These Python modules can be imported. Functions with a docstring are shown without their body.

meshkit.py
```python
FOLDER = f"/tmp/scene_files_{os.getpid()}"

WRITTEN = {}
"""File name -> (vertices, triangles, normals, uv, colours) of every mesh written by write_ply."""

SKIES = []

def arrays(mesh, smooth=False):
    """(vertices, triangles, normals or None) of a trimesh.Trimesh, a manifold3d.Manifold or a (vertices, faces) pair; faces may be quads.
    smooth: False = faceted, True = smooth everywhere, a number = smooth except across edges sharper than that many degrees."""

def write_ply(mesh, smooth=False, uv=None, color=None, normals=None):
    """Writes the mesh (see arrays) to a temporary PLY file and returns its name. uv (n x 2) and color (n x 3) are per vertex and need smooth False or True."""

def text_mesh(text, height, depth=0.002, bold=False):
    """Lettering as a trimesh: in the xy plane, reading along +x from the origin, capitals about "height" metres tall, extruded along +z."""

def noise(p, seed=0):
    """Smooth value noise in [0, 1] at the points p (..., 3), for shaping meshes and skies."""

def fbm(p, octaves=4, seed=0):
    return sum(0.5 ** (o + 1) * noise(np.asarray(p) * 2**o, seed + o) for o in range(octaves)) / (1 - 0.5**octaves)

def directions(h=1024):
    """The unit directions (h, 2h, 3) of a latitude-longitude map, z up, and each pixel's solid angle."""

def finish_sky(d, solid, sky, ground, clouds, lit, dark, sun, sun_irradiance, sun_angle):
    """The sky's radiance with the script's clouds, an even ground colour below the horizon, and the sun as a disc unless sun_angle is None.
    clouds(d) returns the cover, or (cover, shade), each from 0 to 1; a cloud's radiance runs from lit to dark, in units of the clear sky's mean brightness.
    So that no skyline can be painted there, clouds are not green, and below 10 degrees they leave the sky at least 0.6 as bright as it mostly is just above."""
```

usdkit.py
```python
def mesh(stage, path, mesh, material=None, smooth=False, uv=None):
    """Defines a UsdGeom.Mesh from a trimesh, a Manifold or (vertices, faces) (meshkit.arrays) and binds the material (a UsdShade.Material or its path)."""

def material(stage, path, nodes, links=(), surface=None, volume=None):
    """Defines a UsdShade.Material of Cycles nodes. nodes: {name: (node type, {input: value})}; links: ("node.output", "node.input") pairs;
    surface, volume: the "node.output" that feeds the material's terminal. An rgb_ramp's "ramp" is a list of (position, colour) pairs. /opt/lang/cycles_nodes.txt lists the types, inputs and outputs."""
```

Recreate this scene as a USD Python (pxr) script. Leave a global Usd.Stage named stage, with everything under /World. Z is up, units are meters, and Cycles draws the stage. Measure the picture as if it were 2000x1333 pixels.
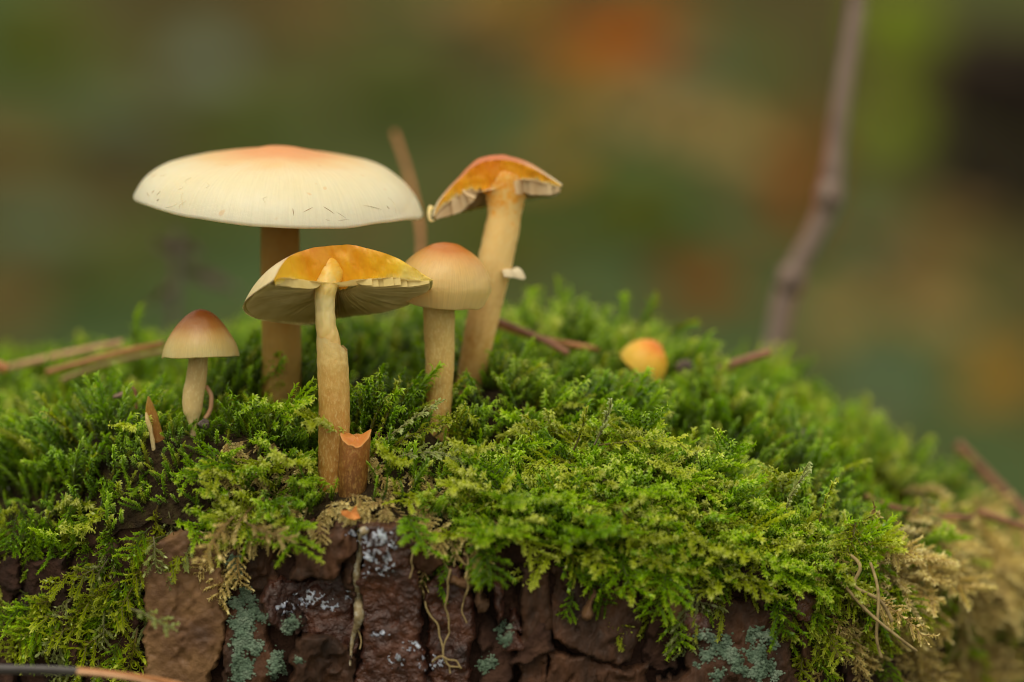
import math, random
import numpy as np
import usdkit, meshkit
from pxr import Usd, UsdGeom, UsdLux, UsdShade, Gf, Sdf, Vt
from scipy.interpolate import PchipInterpolator
from scipy.spatial import Delaunay, cKDTree
import trimesh

stage = Usd.Stage.CreateInMemory()
UsdGeom.SetStageUpAxis(stage, 'Z'); UsdGeom.SetStageMetersPerUnit(stage, 1.0)
UsdGeom.Xform.Define(stage, '/World'); UsdGeom.Scope.Define(stage, '/World/Looks')

# ------------------------------------------------------------ camera, sky, sun, exposure
FPX, DIST, PITCH = 9091.0, 750.0, math.radians(8.0)      # focal length in photo pixels, focus distance (mm), downward pitch
ZO = 280.0                                               # the focus point stands 280 mm above the forest floor
FWD = np.array([0, math.cos(PITCH), -math.sin(PITCH)]); UP = np.array([0, math.sin(PITCH), math.cos(PITCH)]); RT = np.array([1.0, 0, 0])
ORG = np.array([0, 0, ZO]); EYE = ORG - DIST * FWD
cam = UsdGeom.Camera.Define(stage, '/World/camera')
cam.CreateHorizontalApertureAttr(22.0); cam.CreateVerticalApertureAttr(22.0 * 682 / 1024)
cam.CreateFocalLengthAttr(100.0); cam.CreateFStopAttr(4.0); cam.CreateFocusDistanceAttr(DIST / 1000)
cam.CreateClippingRangeAttr(Gf.Vec2f(0.02, 500)); cam.CreateExposureAttr(0.42)
cam.AddTransformOp().Set(Gf.Matrix4d(*RT, 0, *UP, 0, *(-FWD), 0, *(EYE / 1000), 1))

SUN_EL, SUN_AZ = math.radians(64), math.radians(-155)     # rotation = atan2(x, y): behind the camera, to the left
sd = np.array([math.sin(SUN_AZ) * math.cos(SUN_EL), math.cos(SUN_AZ) * math.cos(SUN_EL), math.sin(SUN_EL)])
sun = UsdLux.DistantLight.Define(stage, '/World/sun')
sun.CreateIntensityAttr(0.4); sun.CreateAngleAttr(42.0); sun.CreateNormalizeAttr(True); sun.CreateColorAttr(Gf.Vec3f(1.0, 0.90, 0.74))
sx = np.cross([0, 1, 0], sd); sx /= np.linalg.norm(sx); sy = np.cross(sd, sx)
sun.AddTransformOp().Set(Gf.Matrix4d(*sx, 0, *sy, 0, *sd, 0, 0, 0, 3, 1))
usdkit.material(stage, '/World/Looks/sky_light', {
    'sky': ('sky_texture', {'sky_type': 'single_scattering', 'sun_disc': False, 'sun_elevation': SUN_EL, 'sun_rotation': SUN_AZ, 'aerosol_density': 4.0}),
    'tc': ('texture_coordinate', {}), 'map': ('mapping', {'scale': (1.5, 1.5, 3.0)}),
    'n': ('noise_texture', {'scale': 2.0, 'detail': 4.0}),
    'cover': ('rgb_ramp', {'ramp': [(0.0, (0.72, 0.72, 0.72)), (0.6, (0.9, 0.9, 0.9)), (1, (0.95, 0.95, 0.95))]}),
    'cloud': ('color', {'value': (7.6, 7.15, 6.0)}),
    'mix': ('mix', {}), 'bg': ('background_shader', {'strength': 0.1})},
    [('tc.generated', 'map.vector'), ('map.vector', 'n.vector'), ('n.fac', 'cover.fac'), ('cover.color', 'mix.fac'), ('sky.color', 'mix.color1'), ('cloud.color', 'mix.color2'), ('mix.color', 'bg.color')], surface='bg.background')
dome = UsdLux.DomeLight.Define(stage, '/World/sky')
UsdShade.MaterialBindingAPI.Apply(dome.GetPrim()).Bind(UsdShade.Material.Get(stage, '/World/Looks/sky_light'))
dome.GetPrim().SetCustomDataByKey('kind', 'structure')

# ------------------------------------------------------------ helpers (all coordinates in mm, world axes)
def px(u, v, d=0.0):
    s = (DIST + d) / FPX
    return ORG + d * FWD + (u - 1000) * s * RT + (666.5 - v) * s * UP
def to_px(p):
    q = np.asarray(p) - EYE
    z = q @ FWD
    return np.stack([1000 + FPX * (q @ RT) / z, 666.5 - FPX * (q @ UP) / z, z - DIST], -1)
names = {}
def numbered(path):
    n = names.get(path, -1) + 1
    names[path] = n
    return path if n == 0 else f'{path}_{n:03d}'
def unit(a):
    a = np.asarray(a, float)
    return a / np.maximum(np.linalg.norm(a, axis=-1, keepdims=True), 1e-12)
class Node:
    def __init__(s, path, loc): s.path, s.loc = path, np.asarray(loc, float)
def tag(prim, label=None, cat=None, group=None, kind=None):
    for k, x in (('label', label), ('category', cat), ('group', group), ('kind', kind)):
        if x: prim.SetCustomDataByKey(k, x)
def thing(name, label, cat, loc, group=None, kind=None):
    path = numbered('/World/' + name)
    x = UsdGeom.Xform.Define(stage, path); x.AddTranslateOp().Set(Gf.Vec3d(*(np.asarray(loc, float) / 1000)))
    tag(x.GetPrim(), label, cat, group, kind)
    return Node(path, loc)
def part(parent, name, mesh, mat, smooth=True, pv=None, label=None, kind=None):
    path = numbered(parent.path + '/' + name)
    v, f, pv = compact(*mesh, pv)
    m = usdkit.mesh(stage, path, ((np.asarray(v) - parent.loc) / 1000, f), '/World/Looks/' + mat, smooth=smooth)
    add_pv(m, pv); tag(m.GetPrim(), label, kind=kind)
    return Node(path, parent.loc)
def compact(v, f, pv=None):
    used = np.unique(f)
    if len(used) == len(v): return v, f, pv
    re = np.zeros(len(v), int); re[used] = np.arange(len(used))
    return np.asarray(v)[used], re[np.asarray(f)], {k: np.asarray(a)[used] for k, a in pv.items()} if pv else pv
def add_pv(m, pv):
    for k, a in (pv or {}).items():
        a = np.asarray(a, np.float32)
        api = UsdGeom.PrimvarsAPI(m)
        if a.ndim == 1: api.CreatePrimvar(k, Sdf.ValueTypeNames.FloatArray, 'vertex').Set(Vt.FloatArray.FromNumpy(a))
        else: api.CreatePrimvar(k, Sdf.ValueTypeNames.Float3Array, 'vertex').Set(Vt.Vec3fArray.FromNumpy(a))
def single(name, label, cat, mesh, mat, smooth=True, pv=None, group=None, kind=None, loc=None):
    path = numbered('/World/' + name)
    v, f, pv = compact(*mesh, pv); v = np.asarray(v, float)
    if loc is None: loc = [v[:, 0].mean(), v[:, 1].mean(), v[:, 2].min()]
    m = usdkit.mesh(stage, path, ((v - loc) / 1000, f), '/World/Looks/' + mat, smooth=smooth)
    m.AddTranslateOp().Set(Gf.Vec3d(*(np.asarray(loc, float) / 1000)))
    add_pv(m, pv); tag(m.GetPrim(), label, cat, group, kind)
    return Node(path, loc)
def grid_faces(nu, nv, wrap_v=False):
    i, j = np.meshgrid(np.arange(nu - 1), np.arange(nv if wrap_v else nv - 1), indexing='ij')
    k = (j + 1) % nv
    q = np.stack([i * nv + j, (i + 1) * nv + j, (i + 1) * nv + k, i * nv + k], -1).reshape(-1, 4)
    return np.vstack([q[:, [0, 1, 2]], q[:, [0, 2, 3]]])
def join(parts):
    vs, fs, n = [], [], 0
    for v, f in parts:
        vs.append(v); fs.append(np.asarray(f) + n); n += len(v)
    return np.vstack(vs), np.vstack(fs)
def spline(pts, n):
    pts = np.asarray(pts, float)
    t = np.r_[0, np.cumsum(np.linalg.norm(np.diff(pts[:, :3], axis=0), axis=1))]; t /= t[-1]
    return PchipInterpolator(t, pts)(np.linspace(0, 1, n))
def tube(path, rad, sides=8, cap=True, jitter=0.0, seed=0, oval=1.0):
    """swept tube; returns mesh and (length parameter, angle) per vertex"""
    p = np.asarray(path, float); n = len(p)
    t = unit(np.gradient(p, axis=0))
    ref = np.array([0, 1.0, 0]) if abs(t[:, 1]).mean() < 0.8 else np.array([0, 0, 1.0])
    a = unit(np.cross(t, ref)); b = np.cross(t, a)
    ang = np.arange(sides) * 2 * np.pi / sides
    r = np.broadcast_to(np.asarray(rad, float), (n,))[:, None] * np.ones(sides)
    if jitter:
        P = p[:, None] + r[..., None] * (np.cos(ang)[:, None] * a[:, None] + np.sin(ang)[:, None] * b[:, None])
        r = r * (1 + jitter * (meshkit.fbm(P / 1.2 + seed * 7.3, 3, seed) - 0.5) * 2)
    v = p[:, None] + r[..., None] * (np.cos(ang)[None, :, None] * a[:, None] * oval + np.sin(ang)[None, :, None] * b[:, None])
    f = grid_faces(n, sides, True)[:, ::-1]
    L = np.repeat(np.linspace(0, 1, n), sides); A = np.tile(ang, n)
    v = v.reshape(-1, 3)
    if cap:
        k = len(v)
        v = np.vstack([v, p[0], p[-1]]); L = np.r_[L, 0, 1]; A = np.r_[A, 0, 0]
        j = np.arange(sides); j2 = (j + 1) % sides
        f = np.vstack([f, np.stack([np.full(sides, k), j2, j], 1), np.stack([np.full(sides, k + 1), (n - 1) * sides + j, (n - 1) * sides + j2], 1)])
    return (v, f), L, A
def rot(ax, deg):
    c, s = math.cos(math.radians(deg)), math.sin(math.radians(deg))
    return np.array({'x': [[1, 0, 0], [0, c, -s], [0, s, c]], 'y': [[c, 0, s], [0, 1, 0], [-s, 0, c]], 'z': [[c, -s, 0], [s, c, 0], [0, 0, 1]]}[ax])
MAT = lambda n, *a, **k: usdkit.material(stage, '/World/Looks/' + n, *a, **k)

# ------------------------------------------------------------ materials
def noise_mat(name, stops, scale=300, detail=4, rough=0.7, bump=0.3, bdist=0.0003, bscale=None, spec=0.4, distortion=0.0, stretch=(1, 1, 1), sss=0.0, coat=0.0, rlo=None):
    nodes = {'g': ('texture_coordinate', {}), 'm': ('mapping', {'scale': tuple(stretch)}),
             'n': ('noise_texture', {'scale': scale, 'detail': detail, 'roughness': 0.6, 'distortion': distortion}),
             'r': ('rgb_ramp', {'ramp': stops}), 'n2': ('noise_texture', {'scale': bscale or scale * 3, 'detail': 5}),
             'b': ('bump', {'strength': bump, 'distance': bdist}),
             'p': ('principled_bsdf', {'roughness': rough, 'specular_ior_level': spec, 'subsurface_weight': sss, 'subsurface_scale': 0.001, 'subsurface_radius': (1, 0.5, 0.2), 'coat_weight': coat, 'coat_roughness': 0.15})}
    links = [('g.object', 'm.vector'), ('m.vector', 'n.vector'), ('m.vector', 'n2.vector'), ('n.fac', 'r.fac'), ('r.color', 'p.base_color'), ('n2.fac', 'b.height'), ('b.normal', 'p.normal')]
    if rlo is not None:
        nodes['mr'] = ('map_range', {'from_min': 0.35, 'from_max': 0.65, 'to_min': rlo, 'to_max': rough, 'clamp': True})
        links += [('n2.fac', 'mr.value'), ('mr.result', 'p.roughness')]
    return MAT(name, nodes, links, surface='p.BSDF')
def moss_mat(name, stops, trans=0.42, rough=0.3, tcol=(0.25, 0.42, 0.03)):
    MAT(name, {'a': ('attribute', {'attribute': 'tone'}), 'o': ('object_info', {}), 'g': ('geometry', {}),
               'n': ('noise_texture', {'scale': 70.0, 'detail': 2.0}), 'ns': ('math', {'math_type': 'multiply_add', 'value2': 0.5, 'value3': -0.25}),
               'ad': ('math', {'math_type': 'add'}), 'r': ('rgb_ramp', {'ramp': stops}),
               'hs': ('hsv', {}), 'mv': ('map_range', {'to_min': 0.75, 'to_max': 1.25}),
               'p': ('principled_bsdf', {'roughness': rough, 'specular_ior_level': 0.5}), 't': ('translucent_bsdf', {}), 'tm': ('mix', {'mix_type': 'multiply', 'fac': 1.0, 'color2': (1.5, 1.5, 0.5)}), 'mx': ('mix_closure', {'fac': trans})},
        [('g.position', 'n.vector'), ('n.fac', 'ns.value1'), ('a.fac', 'ad.value1'), ('ns.value', 'ad.value2'), ('ad.value', 'r.fac'), ('r.color', 'hs.color'), ('o.random', 'mv.value'), ('mv.result', 'hs.value'),
         ('hs.color', 'p.base_color'), ('hs.color', 'tm.color1'), ('tm.color', 't.color'), ('p.BSDF', 'mx.closure1'), ('t.BSDF', 'mx.closure2')], surface='mx.closure')
moss_mat('moss_green', [(0, (0.0351, 0.0265, 0.004)), (0.25, (0.0643, 0.1071, 0.003)), (0.5, (0.1638, 0.2958, 0.003)), (0.75, (0.2925, 0.4488, 0.008)), (1, (0.6786, 0.7140, 0.14))])
moss_mat('moss_deep', [(0, (0.0334, 0.0249, 0.0036)), (0.3, (0.0533, 0.0996, 0.0024)), (0.6, (0.1292, 0.2613, 0.0024)), (0.85, (0.2586, 0.4231, 0.0072)), (1, (0.6692, 0.7218, 0.1200))])
moss_mat('moss_yellow', [(0, (0.10, 0.065, 0.02)), (0.3, (0.14, 0.15, 0.006)), (0.6, (0.31, 0.38, 0.008)), (1, (0.66, 0.68, 0.17))])
moss_mat('moss_dry', [(0, (0.1706, 0.1072, 0.0316)), (0.35, (0.3675, 0.2546, 0.0882)), (0.7, (0.5775, 0.4689, 0.1890)), (1, (0.7875, 0.7235, 0.3528))], trans=0.2, rough=0.6)
moss_mat('moss_pale', [(0, (0.14, 0.12, 0.06)), (0.35, (0.2, 0.22, 0.07)), (0.7, (0.32, 0.38, 0.13)), (1, (0.46, 0.5, 0.26))], trans=0.3)
noise_mat('humus', [(0.3, (0.010, 0.006, 0.003)), (0.55, (0.03, 0.019, 0.008)), (0.75, (0.05, 0.045, 0.014))], scale=420, bump=1.0, bdist=0.0015, spec=0.1)
noise_mat('bark_brown', [(0.3, (0.0162, 0.0080, 0.0046)), (0.45, (0.0378, 0.0161, 0.0069)), (0.6, (0.0702, 0.0282, 0.0115)), (0.75, (0.1350, 0.0646, 0.0276))], scale=170, detail=8, rough=0.85, rlo=0.55, bump=0.9, bdist=0.0007, bscale=1100, stretch=(1.0, 1, 0.45), spec=0.3)
noise_mat('bark_tan', [(0.3, (0.0540, 0.0253, 0.0110)), (0.45, (0.1020, 0.0483, 0.0187)), (0.6, (0.1680, 0.0874, 0.0330)), (0.8, (0.2400, 0.1380, 0.0605))], scale=110, detail=8, rough=0.85, rlo=0.55, bump=0.6, bdist=0.0005, bscale=800)
noise_mat('bark_wet', [(0.3, (0.0185, 0.0071, 0.0054)), (0.48, (0.0519, 0.0176, 0.0098)), (0.65, (0.0963, 0.0339, 0.0175)), (0.85, (0.1482, 0.0644, 0.0371))], scale=200, detail=8, rough=0.62, rlo=0.2, bump=1.0, bdist=0.001, bscale=900, coat=0.08, spec=0.5)
noise_mat('bark_dark', [(0.3, (0.012, 0.007, 0.005)), (0.55, (0.04, 0.018, 0.011)), (0.8, (0.085, 0.042, 0.024))], scale=150, detail=8, rough=0.85, bump=0.9, bdist=0.0008, bscale=900, spec=0.2)
noise_mat('resin_white', [(0.35, (0.10, 0.09, 0.10)), (0.5, (0.38, 0.40, 0.46)), (0.65, (0.68, 0.72, 0.8))], scale=800, rough=0.3, rlo=0.12, bump=0.6, bdist=0.0004, bscale=1500, spec=0.7, sss=0.3)
noise_mat('resin_crust', [(0.3, (0.12, 0.085, 0.04)), (0.5, (0.26, 0.2, 0.1)), (0.7, (0.42, 0.4, 0.32))], scale=900, rough=0.6, bump=0.6, bdist=0.0004, bscale=2000)
noise_mat('lichen', [(0.3, (0.045, 0.07, 0.04)), (0.48, (0.11, 0.165, 0.11)), (0.68, (0.22, 0.28, 0.205))], scale=330, rough=0.9, bump=0.7, bdist=0.0003, bscale=2500, spec=0.2)
noise_mat('needle_orange', [(0.3, (0.22, 0.085, 0.02)), (0.6, (0.42, 0.18, 0.06))], scale=250, rough=0.45, bump=0.2, stretch=(0.3, 1, 1))
noise_mat('needle_brown', [(0.3, (0.12, 0.05, 0.025)), (0.6, (0.28, 0.12, 0.06))], scale=250, rough=0.5, bump=0.3)
noise_mat('needle_sheath', [(0.3, (0.035, 0.03, 0.03)), (0.6, (0.10, 0.09, 0.085))], scale=500, rough=0.5, bump=0.3, stretch=(0.15, 1, 1))
noise_mat('needle_pale', [(0.3, (0.34, 0.17, 0.08)), (0.6, (0.5, 0.29, 0.15))], scale=250, rough=0.5, bump=0.2)
noise_mat('root_dry', [(0.3, (0.16, 0.11, 0.04)), (0.6, (0.32, 0.24, 0.1))], scale=600, rough=0.7, bump=0.3)
noise_mat('twig_grey', [(0.3, (0.1080, 0.0735, 0.0561)), (0.6, (0.2088, 0.1505, 0.1188))], scale=120, rough=0.8, bump=0.5)
noise_mat('flake_orange', [(0.3, (0.6, 0.16, 0.03)), (0.6, (0.75, 0.3, 0.08))], scale=500, rough=0.6, bump=0.3)
noise_mat('debris_dark', [(0.3, (0.03, 0.02, 0.015)), (0.6, (0.12, 0.09, 0.07))], scale=900, rough=0.8, bump=0.5)
noise_mat('debris_pink', [(0.3, (0.1500, 0.0808, 0.0595)), (0.6, (0.2700, 0.1785, 0.1360))], scale=500, rough=0.6, bump=0.2)
noise_mat('veil_white', [(0.3, (0.6263, 0.5108, 0.3060)), (0.6, (0.6940, 0.5882, 0.3825))], scale=300, rough=0.8, bump=0.1, sss=0.2)
noise_mat('veil_brown', [(0.3, (0.20, 0.125, 0.07)), (0.6, (0.36, 0.25, 0.14))], scale=600, rough=0.8, bump=0.1)

def gill_mat(name, a, b):
    MAT(name, {'tc': ('texture_coordinate', {}), 'n': ('noise_texture', {'scale': 300.0, 'detail': 3.0}), 'r': ('rgb_ramp', {'ramp': [(.3, a), (.65, b)]}),
               'p': ('principled_bsdf', {'roughness': 0.6, 'specular_ior_level': 0.25}), 't': ('translucent_bsdf', {}), 'mx': ('mix_closure', {'fac': 0.35})},
        [('tc.object', 'n.vector'), ('n.fac', 'r.fac'), ('r.color', 'p.base_color'), ('r.color', 't.color'), ('p.BSDF', 'mx.closure1'), ('t.BSDF', 'mx.closure2')], surface='mx.closure')
gill_mat('gill_olive', (0.72, 0.57, 0.2), (0.84, 0.70, 0.31)); gill_mat('gill_pale', (0.66, 0.48, 0.26), (0.8, 0.66, 0.42))
def cap_mat(name, stops, spots=0.0, rough=0.45, spotcol=(0.55, 0.3, 0.12), streak=0.12):
    """skin of a cap: primvar rad (0 at the crown, 1 at the rim), cyl = (cos, sin, rad)"""
    MAT(name, {'a': ('attribute', {'attribute': 'rad'}), 'c': ('attribute', {'attribute': 'cyl'}), 'tc': ('texture_coordinate', {}),
               'nb': ('noise_texture', {'scale': 130.0, 'detail': 3.0}), 'nbm': ('math', {'math_type': 'multiply_add', 'value2': 0.3, 'value3': -0.15}), 'ad': ('math', {'math_type': 'add'}),
               'r': ('rgb_ramp', {'ramp': stops}),
               'mp': ('mapping', {'scale': (26, 26, 3.2)}), 'ns': ('noise_texture', {'scale': 2.0, 'detail': 4.0, 'roughness': 0.65}),
               'sr': ('map_range', {'from_min': 0.3, 'from_max': 0.7, 'to_min': 1 - streak, 'to_max': 1 + streak * 0.7, 'clamp': True}),
               'hs': ('hsv', {}), 'v': ('noise_texture', {'scale': 420.0, 'detail': 1.0}), 'sp': ('rgb_ramp', {'ramp': [(0.72, (0, 0, 0)), (0.77, (spots, spots, spots))]}), 'mx': ('mix', {'color2': spotcol}),
               'b': ('bump', {'strength': 0.25, 'distance': 0.0002}), 'nf': ('noise_texture', {'scale': 1500.0, 'detail': 3.0}), 'bm': ('math', {'math_type': 'add'}),
               'p': ('principled_bsdf', {'roughness': rough, 'specular_ior_level': 0.35, 'subsurface_weight': 0.3, 'subsurface_scale': 0.0018, 'subsurface_radius': (1, 0.55, 0.25)})},
        [('tc.object', 'nb.vector'), ('nb.fac', 'nbm.value1'), ('a.fac', 'ad.value1'), ('nbm.value', 'ad.value2'), ('ad.value', 'r.fac'), ('r.color', 'hs.color'),
         ('c.vector', 'mp.vector'), ('mp.vector', 'ns.vector'), ('ns.fac', 'sr.value'), ('sr.result', 'hs.value'), ('hs.color', 'mx.color1'), ('tc.object', 'v.vector'), ('v.fac', 'sp.fac'), ('sp.color', 'mx.fac'),
         ('mx.color', 'p.base_color'), ('tc.object', 'nf.vector'), ('ns.fac', 'bm.value1'), ('nf.fac', 'bm.value2'), ('bm.value', 'b.height'), ('b.normal', 'p.normal')], surface='p.BSDF')
cap_mat('cap_cream', [(0.0, (0.56, 0.22, 0.07)), (0.28, (0.60, 0.28, 0.10)), (0.48, (0.62, 0.42, 0.19)), (0.64, (0.61, 0.50, 0.29)), (0.8, (0.60, 0.535, 0.34)), (1.0, (0.61, 0.57, 0.41))], spots=0.4, streak=0.05)
cap_mat('cap_broken', [(0.0, (0.42, 0.11, 0.02)), (0.3, (0.55, 0.2, 0.06)), (0.55, (0.66, 0.40, 0.2)), (0.8, (0.72, 0.57, 0.33)), (1.0, (0.62, 0.5, 0.25))], streak=0.18)
cap_mat('cap_bell', [(0.0, (0.10, 0.026, 0.004)), (0.42, (0.15, 0.046, 0.007)), (0.66, (0.25, 0.11, 0.025)), (0.82, (0.38, 0.24, 0.075)), (0.95, (0.43, 0.33, 0.12)), (1.0, (0.44, 0.37, 0.15))], rough=0.33)
cap_mat('cap_round', [(0.0, (0.3348, 0.0957, 0.0133)), (0.42, (0.3999, 0.1436, 0.0250)), (0.64, (0.4929, 0.2610, 0.0780)), (0.82, (0.5208, 0.3306, 0.1092)), (1.0, (0.5394, 0.3915, 0.1482))], rough=0.36)
cap_mat('cap_salmon', [(0.0, (0.4250, 0.0978, 0.0213)), (0.45, (0.4760, 0.1530, 0.0467)), (0.7, (0.5610, 0.3060, 0.1445)), (0.85, (0.6460, 0.4930, 0.3060)), (1.0, (0.6800, 0.6120, 0.4250))], rough=0.4)
cap_mat('cap_button', [(0.0, (0.60, 0.14, 0.02)), (0.45, (0.66, 0.22, 0.02)), (0.8, (0.68, 0.36, 0.03)), (1.0, (0.66, 0.42, 0.05))], rough=0.4, spots=.5, spotcol=(.75, .45, .06), streak=.2)
def flesh_mat(name, stops):
    MAT(name, {'a': ('attribute', {'attribute': 'tone'}), 'tc': ('texture_coordinate', {}), 'n': ('noise_texture', {'scale': 900.0, 'detail': 5.0, 'roughness': 0.65}), 'm': ('math', {'math_type': 'multiply_add', 'value2': 0.26, 'value3': -0.13}), 'ad': ('math', {'math_type': 'add'}),
               'r': ('rgb_ramp', {'ramp': stops}), 'b': ('bump', {'strength': 0.35, 'distance': 0.0002}), 'p': ('principled_bsdf', {'roughness': 0.42, 'specular_ior_level': 0.4, 'subsurface_weight': 0.3, 'subsurface_scale': 0.0015, 'subsurface_radius': (1, 0.45, 0.1)})},
        [('tc.object', 'n.vector'), ('n.fac', 'm.value1'), ('a.fac', 'ad.value1'), ('m.value', 'ad.value2'), ('ad.value', 'r.fac'), ('r.color', 'p.base_color'), ('n.fac', 'b.height'), ('b.normal', 'p.normal')], surface='p.BSDF')
flesh_mat('flesh_orange', [(0, (0.66, 0.21, 0.006)), (0.3, (0.78, 0.36, 0.01)), (0.65, (0.8, 0.47, 0.025)), (1, (0.8, 0.62, 0.2))])
flesh_mat('flesh_deep', [(0, (0.72, 0.20, 0.004)), (0.5, (0.8, 0.32, 0.008)), (0.85, (0.8, 0.46, 0.05)), (1, (0.8, 0.62, 0.3))])
def stem_mat(name, stops, fibre=(0.62, 0.45, 0.22), amount=0.5, lo=0.5, hi=0.62):
    """primvar tone: 0 at the base, 1 at the top; cyl = (cos, sin, length)"""
    MAT(name, {'a': ('attribute', {'attribute': 'tone'}), 'c': ('attribute', {'attribute': 'cyl'}), 'mp': ('mapping', {'scale': (1.5, 1.5, 0.55)}),
               'n': ('noise_texture', {'scale': 2.2, 'detail': 6.0, 'roughness': 0.7}), 'nr': ('rgb_ramp', {'ramp': [(lo, (0, 0, 0)), (hi, (amount, amount, amount))]}),
               'n3': ('noise_texture', {'scale': 0.8, 'detail': 2.0}), 'm3': ('math', {'math_type': 'multiply_add', 'value2': 0.4, 'value3': -0.2}), 'ad': ('math', {'math_type': 'add'}),
               'r': ('rgb_ramp', {'ramp': stops}), 'mx': ('mix', {'color2': fibre}), 'b': ('bump', {'strength': 0.6, 'distance': 0.00025}),
               'p': ('principled_bsdf', {'roughness': 0.6, 'specular_ior_level': 0.35, 'subsurface_weight': 0.25, 'subsurface_scale': 0.0015, 'subsurface_radius': (1, 0.5, 0.2)})},
        [('c.vector', 'mp.vector'), ('mp.vector', 'n.vector'), ('c.vector', 'n3.vector'), ('n3.fac', 'm3.value1'), ('m3.value', 'ad.value1'), ('a.fac', 'ad.value2'), ('ad.value', 'r.fac'), ('n.fac', 'nr.fac'), ('nr.color', 'mx.fac'), ('r.color', 'mx.color1'), ('mx.color', 'p.base_color'), ('n.fac', 'b.height'), ('b.normal', 'p.normal')], surface='p.BSDF')
stem_mat('stem_tan', [(0, (0.24, 0.088, 0.008)), (0.25, (0.30, 0.13, 0.015)), (0.55, (0.38, 0.19, 0.033)), (0.8, (0.46, 0.28, 0.07)), (0.97, (0.60, 0.42, 0.15)), (1, (0.62, 0.45, 0.18))], amount=0.5, fibre=(0.6, 0.42, 0.16))
stem_mat('stem_brown', [(0, (0.1575, 0.0952, 0.0120)), (0.4, (0.2730, 0.1624, 0.0220)), (0.7, (0.3150, 0.1680, 0.0140)), (1, (0.2730, 0.1288, 0.0060))], amount=0.35, fibre=(0.2888, 0.2209, 0.0600))
stem_mat('stem_torn', [(0, (0.3492, 0.1581, 0.0360)), (0.3, (0.5044, 0.2976, 0.0792)), (0.6, (0.6790, 0.4650, 0.1800)), (0.82, (0.6984, 0.4371, 0.1440)), (0.9, (0.7178, 0.3162, 0.0360)), (1, (0.6984, 0.2418, 0.0108))], fibre=(0.7372, 0.5580, 0.2592), amount=0.4)
stem_mat('stem_pale', [(0, (0.5270, 0.3710, 0.1658)), (0.4, (0.5440, 0.3875, 0.1658)), (1, (0.5100, 0.3298, 0.1127))], fibre=(0.7500, 0.6208, 0.3276), amount=0.4)
stem_mat('stem_cream', [(0, (0.3010, 0.1387, 0.0273)), (0.35, (0.4180, 0.2447, 0.0546)), (0.7, (0.5685, 0.3834, 0.1200)), (1, (0.6019, 0.3916, 0.1037))], fibre=(0.7410, 0.5940, 0.2604), amount=0.45)
stem_mat('stem_orange', [(0, (0.0616, 0.0234, 0.0020)), (0.5, (0.1176, 0.0434, 0.0030)), (1, (0.2016, 0.0696, 0.0050))], fibre=(0.3520, 0.1987, 0.0432), amount=0.5)
flesh_mat('stem_inside', [(0, (0.55, 0.27, 0.06)), (0.3, (0.64, 0.42, 0.14)), (0.7, (0.68, 0.52, 0.23)), (0.9, (0.74, 0.42, 0.06)), (1, (0.76, 0.35, 0.012))])
flesh_mat('stub_inside', [(0, (0.36, 0.11, 0.02)), (0.5, (0.5, 0.17, 0.035)), (1, (0.58, 0.27, 0.08))])

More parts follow.
